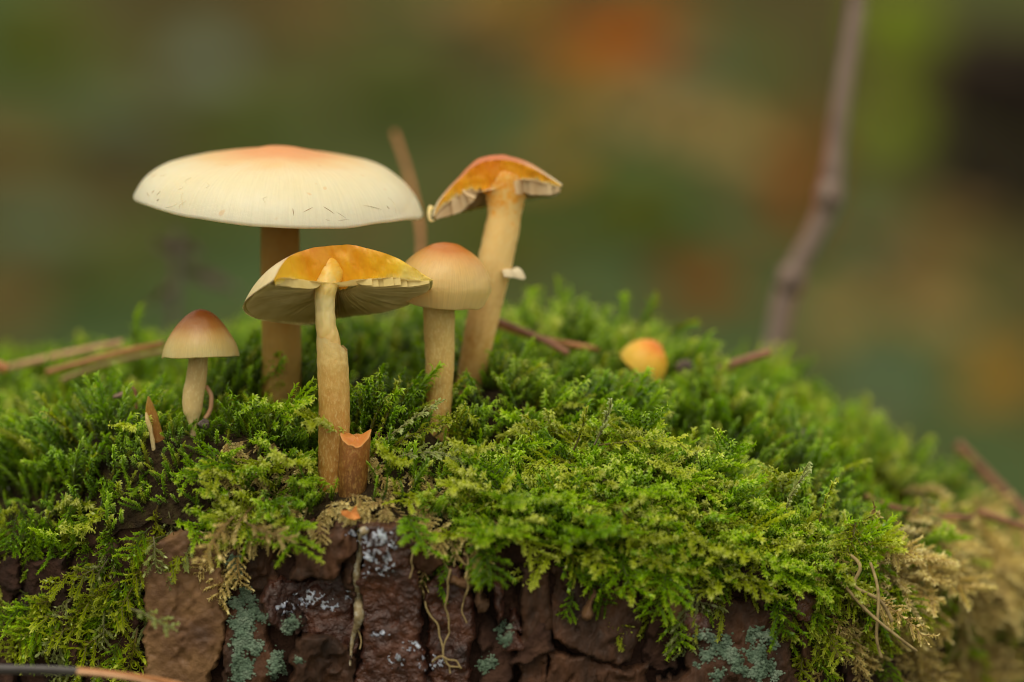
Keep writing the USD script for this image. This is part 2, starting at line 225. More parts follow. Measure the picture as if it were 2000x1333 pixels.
# ------------------------------------------------------------ terrain: the forest floor and the bank behind the stump
def terrain(x, y):
    x, y = np.asarray(x, float), np.asarray(y, float)
    base = np.where(y < 600, 0, 0.52 * (np.clip(y, 600, 3600) - 600) - 60 * (1 - np.exp(-(np.clip(y, 600, None) - 600) / 200.0)))
    p = np.stack([x / 260, y / 260, x * 0], -1)
    return base + 55 * (meshkit.fbm(p, 4, 5) - 0.5) + 14 * (meshkit.fbm(p * 4.3, 3, 9) - 0.5)
def bank_point(u, v):
    d0 = unit(FWD + (u - 1000) / FPX * RT + (666.5 - v) / FPX * UP)
    t = np.linspace(900, 6000, 6000); P = EYE + t[:, None] * d0
    k = np.argmax(P[:, 2] < terrain(P[:, 0], P[:, 1]))
    return P[k]
ax = np.unique(np.r_[np.linspace(-900, 900, 120), np.sign(np.linspace(-1, 1, 61)) * (900 + 59100 * np.abs(np.linspace(-1, 1, 61)) ** 4)])
ay = np.unique(np.r_[np.linspace(-900, 2600, 200), 2600 + 57000 * np.linspace(0, 1, 30) ** 3, -900 - 59000 * np.linspace(0, 1, 20) ** 3])
X, Y = np.meshgrid(ax, ay, indexing='ij')
V = np.stack([X, Y, terrain(X, Y)], -1).reshape(-1, 3)
noise_mat('forest_litter', [(0.28, (0.0218, 0.0145, 0.0078)), (0.40, (0.0487, 0.0375, 0.0143)), (0.50, (0.0588, 0.0597, 0.0169)), (0.60, (0.0420, 0.0682, 0.0234)), (0.75, (0.0504, 0.0810, 0.0286))], scale=9, detail=5, spec=0.05, rough=0.9, bump=0.6, bdist=0.01, bscale=80)
single('forest_floor', 'brown and green forest floor rising to a bank behind the stump', 'ground', (V, grid_faces(len(ax), len(ay))), 'forest_litter', kind='structure', loc=(0, 0, 0))

# ------------------------------------------------------------ the stump
yf = PchipInterpolator([-125, -112, -100, -83, -60, -30, 0, 30, 50, 60, 67, 75, 92, 110, 125], [80, 40, 16, 5, -6, -12, -14, -11, -4, 6, 22, 40, 58, 72, 95])
ze = PchipInterpolator([-125, -100, -83, -50, -25, -5, 20, 40, 55, 65, 80, 110, 125], np.array([-40, -37, -36, -31, -28, -29.5, -34, -38.5, -41, -43, -49, -58, -64]) + ZO)
zc = PchipInterpolator([-125, -82, -50, -8, 40, 62, 80, 100, 125], np.array([-22.5, -19.5, -16.5, -11, -20.5, -30.5, -42, -55, -63]) + ZO)
YB = 97.0
def H0(x, y):
    x, y = np.asarray(x, float), np.asarray(y, float)
    L = np.minimum(62, (YB - yf(x)) * 0.7); s = (y - yf(x)) / np.maximum(L, 1)
    t = np.clip(s, -0.1, 1)
    h = ze(x) + (zc(x) - ze(x)) * (1 - np.maximum(1 - t, 0) ** 1.6) - np.clip(s - 1, 0, None) ** 2 * 10
    p = np.stack([x / 16, y / 16, x * 0], -1)
    h = h + 5.0 * (meshkit.fbm(p, 3, 3) - 0.5)
    h = h + 5.5 * np.exp(-((x - 22) / 17) ** 2 - ((y - 2) / 8) ** 2) + 3.0 * np.exp(-((x + 44) / 10) ** 2 - ((y - 1) / 7) ** 2)
    h = h - 4.0 * np.exp(-((x + 27) / 7) ** 2 - ((y + 4) / 6) ** 2)
    return h
FEET = [(655, 935, 0), (690, 942, -3), (550, 785, 22), (857, 842, 12), (915, 752, 24), (378, 846, 8), (1255, 752, 38), (300, 840, 5), (480, 830, 5), (760, 800, 10), (640, 720, 30), (200, 840, 16), (100, 800, 26), (1000, 760, 20), (430, 760, 24)]
_f = np.array([px(*q) for q in FEET]); _h = _f[:, 2] - H0(_f[:, 0], _f[:, 1])
_w = np.linalg.solve(np.exp(-(np.hypot(_f[:, None, 0] - _f[None, :, 0], _f[:, None, 1] - _f[None, :, 1]) / 8.5) ** 2) + .12 * np.eye(len(_f)), _h)
def H(x, y):
    """the ground the moss grows from; it meets the foot of every mushroom"""
    x, y = np.asarray(x, float), np.asarray(y, float)
    return H0(x, y) + sum(w * np.exp(-(((x - a) ** 2 + (y - b) ** 2) / 8.5 ** 2)) for (a, b, _), w in zip(_f, _w))
def bark_y(x, z):
    """front face of the stump below its rim (before plates)"""
    k = np.clip(ze(x) - z, 0, None)
    return yf(x) + 1.5 - 0.03 * k - 12 * np.clip((k - 150) / 100, 0, None) ** 2
stump = thing('tree_stump', 'old conifer stump with cracked reddish bark under a cap of green moss', 'tree stump', (-5, 40, 0))
xs = np.linspace(-124.5, 124.5, 200)
ok = yf(xs) < YB - 1
front = np.stack([xs[ok], yf(xs[ok]) + 1.5], 1)
bx = np.linspace(front[-1, 0], front[0, 0], 90)[1:-1]
back = np.stack([bx, YB - 9 * np.abs(bx / 125) ** 4], 1)
outline = np.vstack([front, back])
cen = np.array([-3, 45.0])
rings = []
for k, dz in enumerate([0, 1.5, 4, 8, 14, 22, 32, 45, 70, 110, 160, 210, 255, 285]):
    o = outline.copy()
    zt = np.clip(H(o[:, 0], o[:, 1]), None, 400) - 1
    flare = 1 + 0.0004 * dz + 0.18 * max(0, (dz - 150) / 130) ** 2
    o = cen + (o - cen) * flare
    z = np.maximum(zt - dz, -8) if dz < 280 else np.full(len(o), -14.0)
    w = meshkit.fbm(np.stack([o[:, 0] / 7, o[:, 1] / 7, z / 25], -1), 4, 21) - 0.5
    o = o + unit(o - cen) * (w * 4.0)[:, None]
    rings.append(np.column_stack([o, z]))
n = len(outline)
part(stump, 'trunk', (np.vstack(rings), grid_faces(len(rings), n, True)), 'bark_dark')
gx, gy = np.meshgrid(np.linspace(-122, 122, 150), np.linspace(-16, 98, 80), indexing='ij')
inside = (gy > yf(gx) - 0.2) & (gy < YB - 8 * np.abs(gx / 125) ** 4 + 0.5)
tp = np.column_stack([gx[inside], gy[inside]])
tp = np.vstack([tp, outline])
tri = Delaunay(tp).simplices
c = tp[tri].mean(1)
tri = tri[(c[:, 1] > yf(c[:, 0]) + 0.5) & (c[:, 1] < YB - 8 * np.abs(c[:, 0] / 125) ** 4)]
a2 = np.cross(tp[tri[:, 1]] - tp[tri[:, 0]], tp[tri[:, 2]] - tp[tri[:, 0]])
tri[a2 < 0] = tri[a2 < 0][:, ::-1]
part(stump, 'humus_top', (np.column_stack([tp, H(tp[:, 0], tp[:, 1]) - 0.5]), tri), 'humus')

def on_bark(u, v):
    d = 0.0
    for _ in range(12):
        p = px(u, v, d); d += (bark_y(p[0], p[2]) - p[1]) * 0.8
    return p
def poly_sdf(poly, pts):
    """signed distance, positive inside"""
    a = poly; b = np.roll(poly, -1, 0)
    d = np.full(len(pts), 1e9); inside = np.zeros(len(pts), bool)
    for p, q in zip(a, b):
        e = q - p; w = pts - p
        t = np.clip((w @ e) / (e @ e), 0, 1)
        d = np.minimum(d, np.linalg.norm(w - t[:, None] * e, axis=1))
        c = (p[1] <= pts[:, 1]) != (q[1] <= pts[:, 1])
        with np.errstate(divide='ignore', invalid='ignore'):
            inside ^= c & (pts[:, 0] < p[0] + (pts[:, 1] - p[1]) / (q[1] - p[1]) * e[0])
    return np.where(inside, d, -d)
def bark_plate(pts, thick, mat, seed, label=None, flaky=1.0, step=0.36):
    poly = np.array([on_bark(u, v)[[0, 2]] for u, v in pts])
    lo, hi = poly.min(0) - 0.8, poly.max(0) + 0.8
    nx, nz = int((hi[0] - lo[0]) / step) + 2, int((hi[1] - lo[1]) / step) + 2
    GX, GZ = np.meshgrid(np.linspace(lo[0], hi[0], nx), np.linspace(lo[1], hi[1], nz), indexing='ij')
    P = np.column_stack([GX.ravel(), GZ.ravel()])
    q = np.column_stack([P[:, 0] / 3.2, P[:, 1] / 3.2, np.full(len(P), seed * 3.7)])
    wob = np.column_stack([meshkit.fbm(q, 3, seed), meshkit.fbm(q + 9.1, 3, seed + 1)]) - 0.5
    poly = poly.mean(0) + (poly - poly.mean(0)) * 1.07
    q2 = np.column_stack([P[:, 0] / .9, P[:, 1] / .9, np.full(len(P), seed * 1.3)])
    sd = poly_sdf(poly, P + wob * 4.2 + (np.column_stack([meshkit.fbm(q2, 2, seed + 2), meshkit.fbm(q2 + 4, 2, seed + 3)]) - .5) * .9)
    big = meshkit.fbm(np.column_stack([P[:, 0] / 7, P[:, 1] / 10, q[:, 2]]), 3, seed + 4)
    lay = big * 7 + (meshkit.fbm(np.column_stack([P[:, 0] / 1.6, P[:, 1] / 1.6, q[:, 2]]), 2, seed + 11) - .5) * 1.2; terr = (np.floor(lay) + np.clip((lay % 1) / 0.12, 0, 1)) / 7           # broken layers of scale
    fine = meshkit.fbm(np.column_stack([P[:, 0] / 1.1, P[:, 1] / 1.5, q[:, 2]]), 3, seed + 8) - 0.5
    e = np.clip(sd / 0.5, -1, 1)
    tilt = (P - poly.mean(0)) @ np.random.default_rng(seed).normal(size=2) * .09
    h = (thick + tilt) * np.where(e > 0, np.sqrt(np.clip(1 - (1 - e) ** 2, 0, 1)), e * 1.5) + (terr - 0.5) * 6.0 * flaky * np.clip(e, 0, 1) + fine * 1.1 * np.clip(e, 0, 1)
    yy = bark_y(P[:, 0], P[:, 1]) - h
    f = grid_faces(nx, nz)
    keep = (sd > -0.7)[f].all(1)
    f = f[keep]; used = np.unique(f); re = np.full(len(P), -1); re[used] = np.arange(len(used))
    return part(stump, 'bark_plate', (np.column_stack([P[:, 0], yy, P[:, 1]])[used], re[f]), mat, label=label)
PL = [
    ([(285, 1060), (350, 1040), (430, 1050), (436, 1120), (438, 1200), (430, 1290), (380, 1370), (285, 1380), (292, 1250), (280, 1150)], 3.2, 'bark_tan', 'pale tan bark plate at the left', 0.6),
    ([(445, 1040), (520, 1035), (540, 1090), (530, 1200), (545, 1380), (440, 1380), (446, 1210)], 1.6, 'bark_brown', None, 1.0),
    ([(572, 1020), (640, 1010), (700, 1020), (690, 1075), (672, 1112), (580, 1128), (568, 1080)], 4.0, 'bark_brown', None, 0.6),
    ([(520, 1145), (600, 1128), (690, 1118), (700, 1200), (690, 1290), (650, 1260), (560, 1230), (510, 1190)], 2.8, 'bark_wet', None, 1.0),
    ([(600, 1225), (690, 1270), (680, 1390), (560, 1390), (575, 1290)], 3.4, 'bark_brown', None, 1.2),
    ([(702, 1030), (770, 1020), (800, 1040), (815, 1110), (820, 1200), (835, 1290), (820, 1390), (690, 1390), (700, 1290), (710, 1180)], 4.2, 'bark_wet', 'reddish wet bark plate streaked with white resin', 0.8),
    ([(785, 1035), (850, 1045), (860, 1100), (830, 1130), (806, 1090)], 3.2, 'bark_brown', None, 0.8),
    ([(826, 1135), (900, 1110), (925, 1180), (912, 1290), (920, 1390), (830, 1390), (842, 1280)], 2.6, 'bark_wet', None, 0.8),
    ([(950, 1120), (1000, 1110), (1005, 1230), (1010, 1390), (930, 1390), (940, 1250)], 1.2, 'bark_dark', None, 1.0),
    ([(1008, 1105), (1070, 1120), (1078, 1230), (1060, 1390), (1014, 1390), (1018, 1240)], 3.0, 'bark_brown', None, 0.9),
    ([(1078, 1110), (1150, 1120), (1240, 1130), (1250, 1230), (1225, 1290), (1150, 1260), (1085, 1240)], 2.4, 'bark_brown', None, 1.0),
    ([(1070, 1250), (1150, 1275), (1260, 1300), (1270, 1390), (1066, 1390)], 2.6, 'bark_brown', None, 0.8),
    ([(1252, 1140), (1340, 1150), (1345, 1240), (1320, 1300), (1265, 1295), (1260, 1220)], 2.2, 'bark_dark', None, 1.0),
    ([(1345, 1160), (1460, 1170), (1535, 1190), (1550, 1290), (1540, 1390), (1290, 1390), (1290, 1310), (1340, 1290)], 3.2, 'bark_brown', 'bark plate carrying pale blue green lichen', 0.7),
    ([(1560, 1170), (1630, 1180), (1640, 1290), (1620, 1390), (1556, 1390), (1562, 1280)], 1.8, 'bark_brown', None, 0.9),
    ([(1650, 1200), (1720, 1180), (1735, 1290), (1730, 1390), (1640, 1390)], 1.6, 'bark_dark', None, 0.9),
    ([(150, 1080), (230, 1060), (268, 1120), (272, 1240), (262, 1390), (170, 1390), (160, 1230)], 1.6, 'bark_dark', None, 1.0),
    ([(50, 1100), (130, 1090), (146, 1230), (150, 1390), (40, 1390)], 2.2, 'bark_dark', None, 1.0),
    ([(-70, 1090), (34, 1090), (30, 1230), (26, 1390), (-80, 1390)], 1.8, 'bark_dark', None, 1.0)]
for k, (pts, th, mat, lab, fl) in enumerate(PL):
    bark_plate(pts, th, mat, 31 + k * 3, lab, fl)

rf = np.random.default_rng(77)
for k in range(26):      # loose scales lying over the plates
    u0, v0 = rf.uniform(450, 1620), rf.uniform(1090, 1330); w, h = rf.uniform(14, 38), rf.uniform(20, 60); n_ = rf.integers(5, 8)
    an = np.sort(rf.uniform(0, 6.283, n_)) if n_ > 5 else np.arange(5) * 1.257 + rf.uniform(0, 1, 5)
    bark_plate([(u0 + w * math.cos(a) * rf.uniform(.7, 1.2), v0 - h * math.sin(a) * rf.uniform(.7, 1.2)) for a in an][::1], rf.uniform(2.6, 4.6), ['bark_brown', 'bark_wet', 'bark_dark', 'bark_brown', 'bark_tan'][rf.integers(5)] if u0 > 900 else ['bark_brown', 'bark_wet', 'bark_dark'][rf.integers(3)], 400 + k * 3, None, .5)
# surface of all plates, for what sits on the bark
def plate_surface():
    out = []
    for p in stage.GetPrimAtPath(stump.path).GetChildren():
        if p.GetName().startswith('bark_plate'):
            out.append(np.array(p.GetAttribute('points').Get()) * 1000 + stump.loc)
    return np.vstack(out)
BARK = plate_surface(); BT = cKDTree(BARK[:, [0, 2]])
def bark_point(u, v):
    p = on_bark(u, v)
    for _ in range(2):
        dd, k = BT.query(p[[0, 2]], k=6)
        y = BARK[k][dd < 1.5, 1].min() if (dd < 1.5).any() else bark_y(p[0], p[2])
        q = px(u, v, 0); t = (y - q[1]) / FWD[1]; p = px(u, v, t)
    p[1] = y
    return p
def lump(c, r, rng, sub=1, flat=(1, 1, 1)):
    m = trimesh.creation.icosphere(sub, 1.0)
    v = m.vertices * (1 + 0.35 * (rng.random((len(m.vertices), 1)) - 0.5))
    return v * r * np.asarray(flat) + c, m.faces
# resin
rng = np.random.default_rng(4)
pts = [(712, 1035), (705, 1070), (696, 1120), (700, 1165), (702, 1200), (688, 1250), (684, 1300)]
rp = spline([bark_point(u, v) - [0, .2, 0] for u, v in pts], 40)
(tv, tf), _, _ = tube(rp, np.interp(np.linspace(0, 1, 40), [0, .3, .5, .7, .85, 1], [.7, .55, .95, .7, .3, .15]), 10, jitter=0.5, seed=3)
part(stump, 'resin_streak', (tv, tf), 'resin_crust', label='crusty yellow grey resin streak running down the bark')
def film(blobs, seed, thr, fine, lift, step=3.0, rough=.25):
    """an irregular crust lying on the bark inside the ellipses (u, v, su, sv)"""
    V, F, n = [], [], 0
    for (u0, v0, su, sv) in blobs:
        nu, nv = int(2 * su / step) + 2, int(2 * sv / step) + 2
        U, W = np.meshgrid(np.linspace(u0 - su, u0 + su, nu), np.linspace(v0 - sv, v0 + sv, nv), indexing='ij'); U, W = U.ravel(), W.ravel()
        q = np.stack([U / fine, W / fine, U * 0 + seed], -1)
        m = meshkit.fbm(q, 4, seed) - thr - .35 * np.clip(((U - u0) / su) ** 2 + ((W - v0) / sv) ** 2, 0, 2) ** 1.5
        m = np.where(W > 1350, -1, m)
        need = m > -.12
        P = np.zeros((len(U), 3))
        hi = meshkit.fbm(q * 6, 2, seed + 3)
        for i in np.where(need)[0]:
            P[i] = bark_point(U[i], W[i]); P[i, 1] -= lift * np.clip(m[i] * 6, -1, 1) + rough * (hi[i] - .5) * (m[i] > 0)
        f = grid_faces(nu, nv); f = f[(m > -.03)[f].all(1)]
        # skip faces that bridge the gaps between plates
        if len(f): f = f[np.ptp(P[f][:, :, 1], axis=1) < .9]
        V.append(P); F.append(f + n); n += len(P)
    return np.vstack(V), np.vstack(F)
part(stump, 'resin_film', film([(640, 1180, 30, 20), (560, 1190, 26, 18), (775, 1290, 24, 20), (738, 1055, 50, 34), (735, 1085, 44, 30), (752, 1105, 26, 26), (605, 1172, 46, 26), (700, 1040, 40, 16), (745, 1237, 40, 8), (808, 1262, 30, 16), (842, 1295, 36, 20), (680, 1165, 14, 14), (712, 1120, 12, 12), (690, 1010, 16, 14)], 5, .475, 5, .10, 1.6, .3), 'resin_white', label='white patches of dried resin on the bark', kind='stuff')
# lichen
def lichen(label, blobs, cnt, seed):
    rng = np.random.default_rng(seed); ls = []
    ms = film(blobs, seed + 20, .42, 20, .25, 3.0, .7)
    used = np.unique(ms[1]); base = ms[0][used]
    for c in base[rng.integers(len(base), size=cnt)]:
        ls.append(lump(c + rng.normal(size=3) * [.3, .04, .3], 0.08 + 0.2 * rng.random() ** 2, rng, 1, (1.2, .5, 1)))
    single('lichen', label, 'lichen', join([ms] + ls), 'lichen')
lichen('blue green crusty lichen beside the pale tan bark plate', [(470, 1190, 34, 60), (490, 1240, 40, 70), (480, 1300, 40, 40), (455, 1120, 20, 40)], 1500, 1)
lichen('blue green lichen in the bark crack left of centre, right of the larger crust', [(570, 1230, 26, 44), (575, 1290, 24, 26), (545, 1300, 20, 40)], 700, 2)
lichen('broad pale blue green lichen on the lower right bark', [(1400, 1270, 55, 50), (1480, 1260, 42, 50), (1450, 1310, 80, 30), (1500, 1310, 30, 30)], 1900, 3)
lichen('small dim green lichen in the dark crack of the bark', [(985, 1240, 18, 30), (950, 1290, 22, 30)], 260, 4)

# ------------------------------------------------------------ mushrooms
def cap_shell(R, prof, cut=None, ncol=220, nrow=70, thick=None, asym=None, wob=0.015, seed=0, gill_depth=2.0, ngill=90, gr0=0.22, jag=0.03, hollow=0.2):
    """local frame: axis z, rim plane z = 0, y away from the viewer. Returns dict of (mesh, primvars) for skin, under, wall, gills."""
    r_, h_ = np.array(prof).T
    P = PchipInterpolator(r_, h_)
    Q = PchipInterpolator(*np.array(asym).T) if asym else P
    T = PchipInterpolator(*np.array(thick or [(0, .2), (.3, .17), (.6, .12), (.85, .06), (1.0, .008)]).T)
    def up(x, y):
        r = np.hypot(x, y) / R; az = np.arctan2(y, x)
        k = 0.5 + 0.5 * np.cos(az) * np.clip(r * 2, 0, 1)
        edge = meshkit.noise(np.stack([np.cos(az) * 2.2 + 5, np.sin(az) * 2.2 + 5, az * 0 + seed], -1), seed) - 0.5
        rr = np.clip(r, 0, 1)
        w = meshkit.fbm(np.stack([x / R * 2.5, y / R * 2.5, x * 0 + seed], -1), 3, seed) - 0.5
        return R * ((1 - k) * P(rr) + k * Q(rr) + edge * 0.07 * rr ** 6 + w * wob * 2)
    out = {}
    def pv(v):
        r = np.hypot(v[:, 0], v[:, 1]) / R; a = np.arctan2(v[:, 1], v[:, 0])
        return {'rad': r, 'cyl': np.stack([np.cos(a), np.sin(a), r], 1)}
    rimw = lambda az: 1 + 0.022 * (meshkit.fbm(np.stack([np.cos(az) * 3, np.sin(az) * 3, az * 0 + seed * 1.7], -1), 3, seed + 2) - 0.5)
    if cut is None:
        nr, na = 60, 200
        rr = np.r_[0.001, np.linspace(0.02, 1, nr - 1) ** 0.8]
        aa = np.arange(na) * 2 * np.pi / na
        A, RR = np.meshgrid(aa, rr); RA = RR * R * rimw(A)
        x, y = RA * np.cos(A), RA * np.sin(A)
        top = np.stack([x, y, up(RR * R * np.cos(A), RR * R * np.sin(A))], -1)
        rim = top[-1]
        lip = []
        for q, (dr, dz) in enumerate([(1.0, -.012), (.992, -.024), (.975, -.03), (.95, -.022)]):
            l = rim.copy(); l[:, :2] *= dr; l[:, 2] += dz * R; lip.append(l)
        g = np.concatenate([top, np.array(lip)], 0)
        v = g.reshape(-1, 3)
        out['skin'] = ((v, grid_faces(nr + 4, na, True)), {'rad': np.r_[RR.ravel(), np.ones(4 * na)], 'cyl': np.stack([np.cos(np.tile(aa, nr + 4)), np.sin(np.tile(aa, nr + 4)), np.r_[RR.ravel(), np.ones(4 * na)]], 1)})
        ru = np.linspace(0.95, 0.02, 30); A, RR = np.meshgrid(aa, ru)
        uz = up(RR * R * np.cos(A), RR * R * np.sin(A)) - T(RR) * R - 0.022 * R * np.clip((RR - .8) / .15, 0, 1)
        x, y = RR * R * np.cos(A), RR * R * np.sin(A)
        out['under'] = ((np.stack([x, y, uz], -1).reshape(-1, 3), grid_faces(30, na, True)), None)
        ylo_of = lambda az: 0.96
    else:
        xs = -R * np.cos(np.linspace(0.02, np.pi - 0.02, ncol))
        half = np.sqrt(np.maximum(R * R - xs * xs, 0))
        jagn = (meshkit.fbm(np.stack([xs / R * 9, xs * 0, xs * 0 + seed], -1), 4, seed + 5) - 0.5) * 2 * jag * R
        fx = np.interp(xs / R, *np.array(cut).T) * R + jagn
        ylo = np.clip(np.maximum(fx, -half), None, half - 1e-3)
        tt = np.linspace(0, 1, nrow)
        Yg = ylo[:, None] + (half - ylo)[:, None] * tt[None]
        Xg = np.repeat(xs[:, None], nrow, 1)
        scale = 1 + (rimw(np.arctan2(Yg, Xg)) - 1) * np.clip(np.hypot(Xg, Yg) / R, 0, 1) ** 4
        Z = up(Xg, Yg)
        v = np.stack([Xg * scale, Yg * scale, Z], -1).reshape(-1, 3)
        out['skin'] = ((v, grid_faces(ncol, nrow)), pv(v))
        L = Z - T(np.clip(np.hypot(Xg, Yg) / R, 0, 1)) * R
        out['under'] = ((np.stack([Xg * scale, Yg * scale, L], -1).reshape(-1, 3), grid_faces(ncol, nrow)[:, ::-1]), None)
        nw = 16; s = np.linspace(0, 1, nw)
        sel = fx > -half + 0.02
        idx = np.where(sel)[0]
        jl = (meshkit.fbm(np.stack([xs[idx] / R * 14, xs[idx] * 0, xs[idx] * 0 + seed + 3.0], -1), 3, seed + 9) - .5) * .16 * R * np.clip(T(np.clip(np.abs(xs[idx]) / R, 0, 1)) * 3, 0, 1)
        Wz = Z[idx, 0][:, None] * (1 - s) + (L[idx, 0] + jl)[:, None] * s
        Wx = np.repeat(xs[idx][:, None], nw, 1)
        bn = meshkit.fbm(np.stack([Wx / R * 7, Wz / R * 7, Wx * 0 + seed], -1), 4, seed + 6) - 0.5
        Wy = ylo[idx][:, None] + bn * 0.09 * R * np.sin(np.pi * s)[None] ** 0.5 + hollow * R * (s ** 1.5)[None] * np.clip(1.05 - (Wx / R) ** 2, 0, 1)
        v = np.stack([Wx, Wy, Wz], -1).reshape(-1, 3)
        tone = (0.3 * s[None] + 0.7 * np.abs(Wx / R) + .5 * (meshkit.fbm(np.stack([Wx / R * 4, Wz / R * 1.5, Wx * 0 + 9], -1), 2, seed) - .5) + .45 * np.clip((s[None] - .68) / .32, 0, 1) * np.clip(np.abs(Wx / R) * 5 - .6, 0, 1)).ravel()
        out['wall'] = ((v, grid_faces(len(idx), nw)[:, ::-1]), {'tone': tone})
    # gills: one thin lamella each
    rng = np.random.default_rng(seed + 77); gl = []
    for k in range(ngill):
        az = 2 * np.pi * (k + 0.3 * rng.random()) / ngill
        ra, rb = (gr0 if k % 2 == 0 else 0.5), 0.965
        rs = np.linspace(ra, rb, 14)
        x, y = rs * R * np.cos(az), rs * R * np.sin(az)
        if cut is not None:
            lim = np.interp(x / R, *np.array(cut).T) * R + (rng.random() ** 2 - 0.2) * 0.13 * R
            keep = y > lim
            if keep.sum() < 4: continue
            rs, x, y = rs[keep], x[keep], y[keep]
        zt = up(x, y) - T(rs) * R + 0.05
        zb = zt - gill_depth * (1 if cut is None else rng.uniform(.86, 1.08)) * np.sin(np.clip((rs - gr0) / (1 - gr0), 0, 1) ** 0.7 * np.pi * 0.93 + 0.12) ** 0.7 - 0.05
        nrm = np.array([-np.sin(az), np.cos(az), 0]) * 0.06
        g = np.stack([np.stack([x, y, zt], 1) + nrm, np.stack([x, y, zb], 1) + nrm * .4, np.stack([x, y, zb], 1) - nrm * .4, np.stack([x, y, zt], 1) - nrm], 1)
        gl.append((g.reshape(-1, 3), grid_faces(len(rs), 4)))
    out['gills'] = (join(gl), None)
    out['up'] = up
    return out
def placed(ms, M, c):
    (v, f), pv = ms
    return (v @ M.T + c, f), pv
def stem(path_px, d, n=60, sides=28, jitter=0.05, seed=0, radii=None):
    """path_px: (u, v, width in px[, d]) from base to top"""
    pts = [px(q[0], q[1], q[3] if len(q) > 3 else d) for q in path_px]; pts.insert(0, pts[0] * 2 - pts[1] - [0, 0, 3]); path_px = [path_px[0]] + list(path_px)
    rad = [q[2] / 2 * (DIST + d) / FPX for q in path_px]
    s = spline(np.column_stack([pts, rad]), n)
    m, L, A = tube(s[:, :3], s[:, 3], sides, jitter=jitter, seed=seed)
    length = np.linalg.norm(np.diff(s[:, :3], axis=0), axis=1).sum()
    r = s[:, 3].mean()
    return m, {'tone': L, 'cyl': np.stack([np.cos(A) * r, np.sin(A) * r, L * length], 1)}, s
def add(parent, name, mp, mat, **k):
    return part(parent, name, mp[0], mat, pv=mp[1], **k)

# 1: the large flat cream cap behind
S = (DIST + 22) / FPX
R1 = 283 * S
base = px(548, 775, 22)
m1 = thing('mushroom', 'tallest mushroom with a wide flat cream cap and orange centre', 'mushroom', base)
c1 = cap_shell(R1, [(0, .402), (.08, .396), (.18, .370), (.3, .35), (.5, .315), (.7, .265), (.8, .228), (.9, .158), (.95, .10), (1, 0)], asym=[(0, .402), (.09, .402), (.2, .388), (.32, .368), (.5, .343), (.7, .30), (.85, .21), (.95, .1), (1, 0)], wob=.008, seed=3, ngill=110, gill_depth=2.4, thick=[(0, .2), (.3, .15), (.6, .11), (.85, .07), (1, .01)])
M1 = rot('y', 3.2) @ rot('x', 0.5)
C1 = px(543, 400, 22)
add(m1, 'cap', placed(c1['skin'], M1, C1), 'cap_cream'); add(m1, 'underside', placed(c1['under'], M1, C1), 'gill_olive'); add(m1, 'gills', placed(c1['gills'], M1, C1), 'gill_olive')
sm, spv, _ = stem([(548, 790, 76), (550, 700, 77), (549, 600, 77), (547, 500, 76), (547, 400, 76), (547, 345, 82)], 22, seed=1, jitter=.04)
part(m1, 'stem', sm, 'stem_brown', pv=spv)
rng = np.random.default_rng(8); wl, bl = [], []
for k in range(40):       # veil remnants near the rim
    az = rng.uniform(math.pi * 1.0, math.pi * 2.0); r = 1 - abs(rng.normal()) * 0.09
    if meshkit.noise(np.array([az * 4, 0, 1.0]), 3) < 0.38: continue
    ln = rng.uniform(.02, .07); da = rng.normal() * .035
    tt = np.linspace(0, 1, 6); rr = np.clip(r - ln * tt, 0, .995); aa = az + da * tt + .02 * np.sin(tt * 4 + k)
    x, y = rr * R1 * np.cos(aa), rr * R1 * np.sin(aa)
    p = np.stack([x, y, c1['up'](x, y) + 0.0 + 0.05 * np.sin(tt * np.pi) * rng.random()], 1) @ M1.T + C1
    (wl if rng.random() > .01 else bl).append(tube(p, 0.022 + .022 * rng.random(), 4, cap=False)[0])
for az in (3.6, 3.75, 4.45, 4.9, 5.14, 5.2, 5.64):   # brown scraps hanging at the rim
    for _ in range(2):
        tt = np.linspace(0, 1, 6); aa = az + rng.normal() * .03 + rng.normal() * .06 * tt; rr = .99 - rng.random() * .025 - .03 * tt * rng.random()
        x, y = rr * R1 * np.cos(aa), rr * R1 * np.sin(aa)
        p = np.stack([x, y, c1['up'](x, y) + .08], 1) @ M1.T + C1
        bl.append(tube(p, (0.03 + .05 * rng.random()) * np.sin(np.pi * np.linspace(.05, .95, 6)), 4)[0])
part(m1, 'veil_remnant', join(wl), 'veil_white', kind='stuff'); part(m1, 'veil_remnant', join(bl), 'veil_brown', kind='stuff', label='dark brown veil scraps along the cap rim')

# 2: the broken mushroom in front
S0 = DIST / FPX
R2 = 187 * S0
m2 = thing('mushroom', 'front mushroom with half its cap broken off, showing yellow flesh', 'mushroom', px(658, 958, 0))
cut2 = [(-1, -1), (-.66, -.9), (-.5, -.66), (-.42, -.42), (-.28, -.26), (-.1, -.17), (0, -.13), (.3, -.12), (.6, -.1), (.85, -.06), (1, 0)]
c2 = cap_shell(R2, [(0, .50), (.2, .485), (.4, .44), (.6, .36), (.8, .23), (.92, .11), (1, 0)], cut=cut2, asym=[(0, .5), (.2, .475), (.4, .4), (.6, .3), (.8, .16), (.92, .06), (1, 0)], thick=[(0, .42), (.2, .39), (.5, .29), (.75, .18), (.92, .07), (1, .012)], seed=11, gill_depth=1.4, ngill=170, jag=.035)
M2 = rot('y', -8.5) @ rot('x', -23)
C2 = px(660, 573, 0)
add(m2, 'cap', placed(c2['skin'], M2, C2), 'cap_broken'); add(m2, 'underside', placed(c2['under'], M2, C2), 'gill_olive'); add(m2, 'flesh', placed(c2['wall'], M2, C2), 'flesh_orange'); add(m2, 'gills', placed(c2['gills'], M2, C2), 'gill_olive')
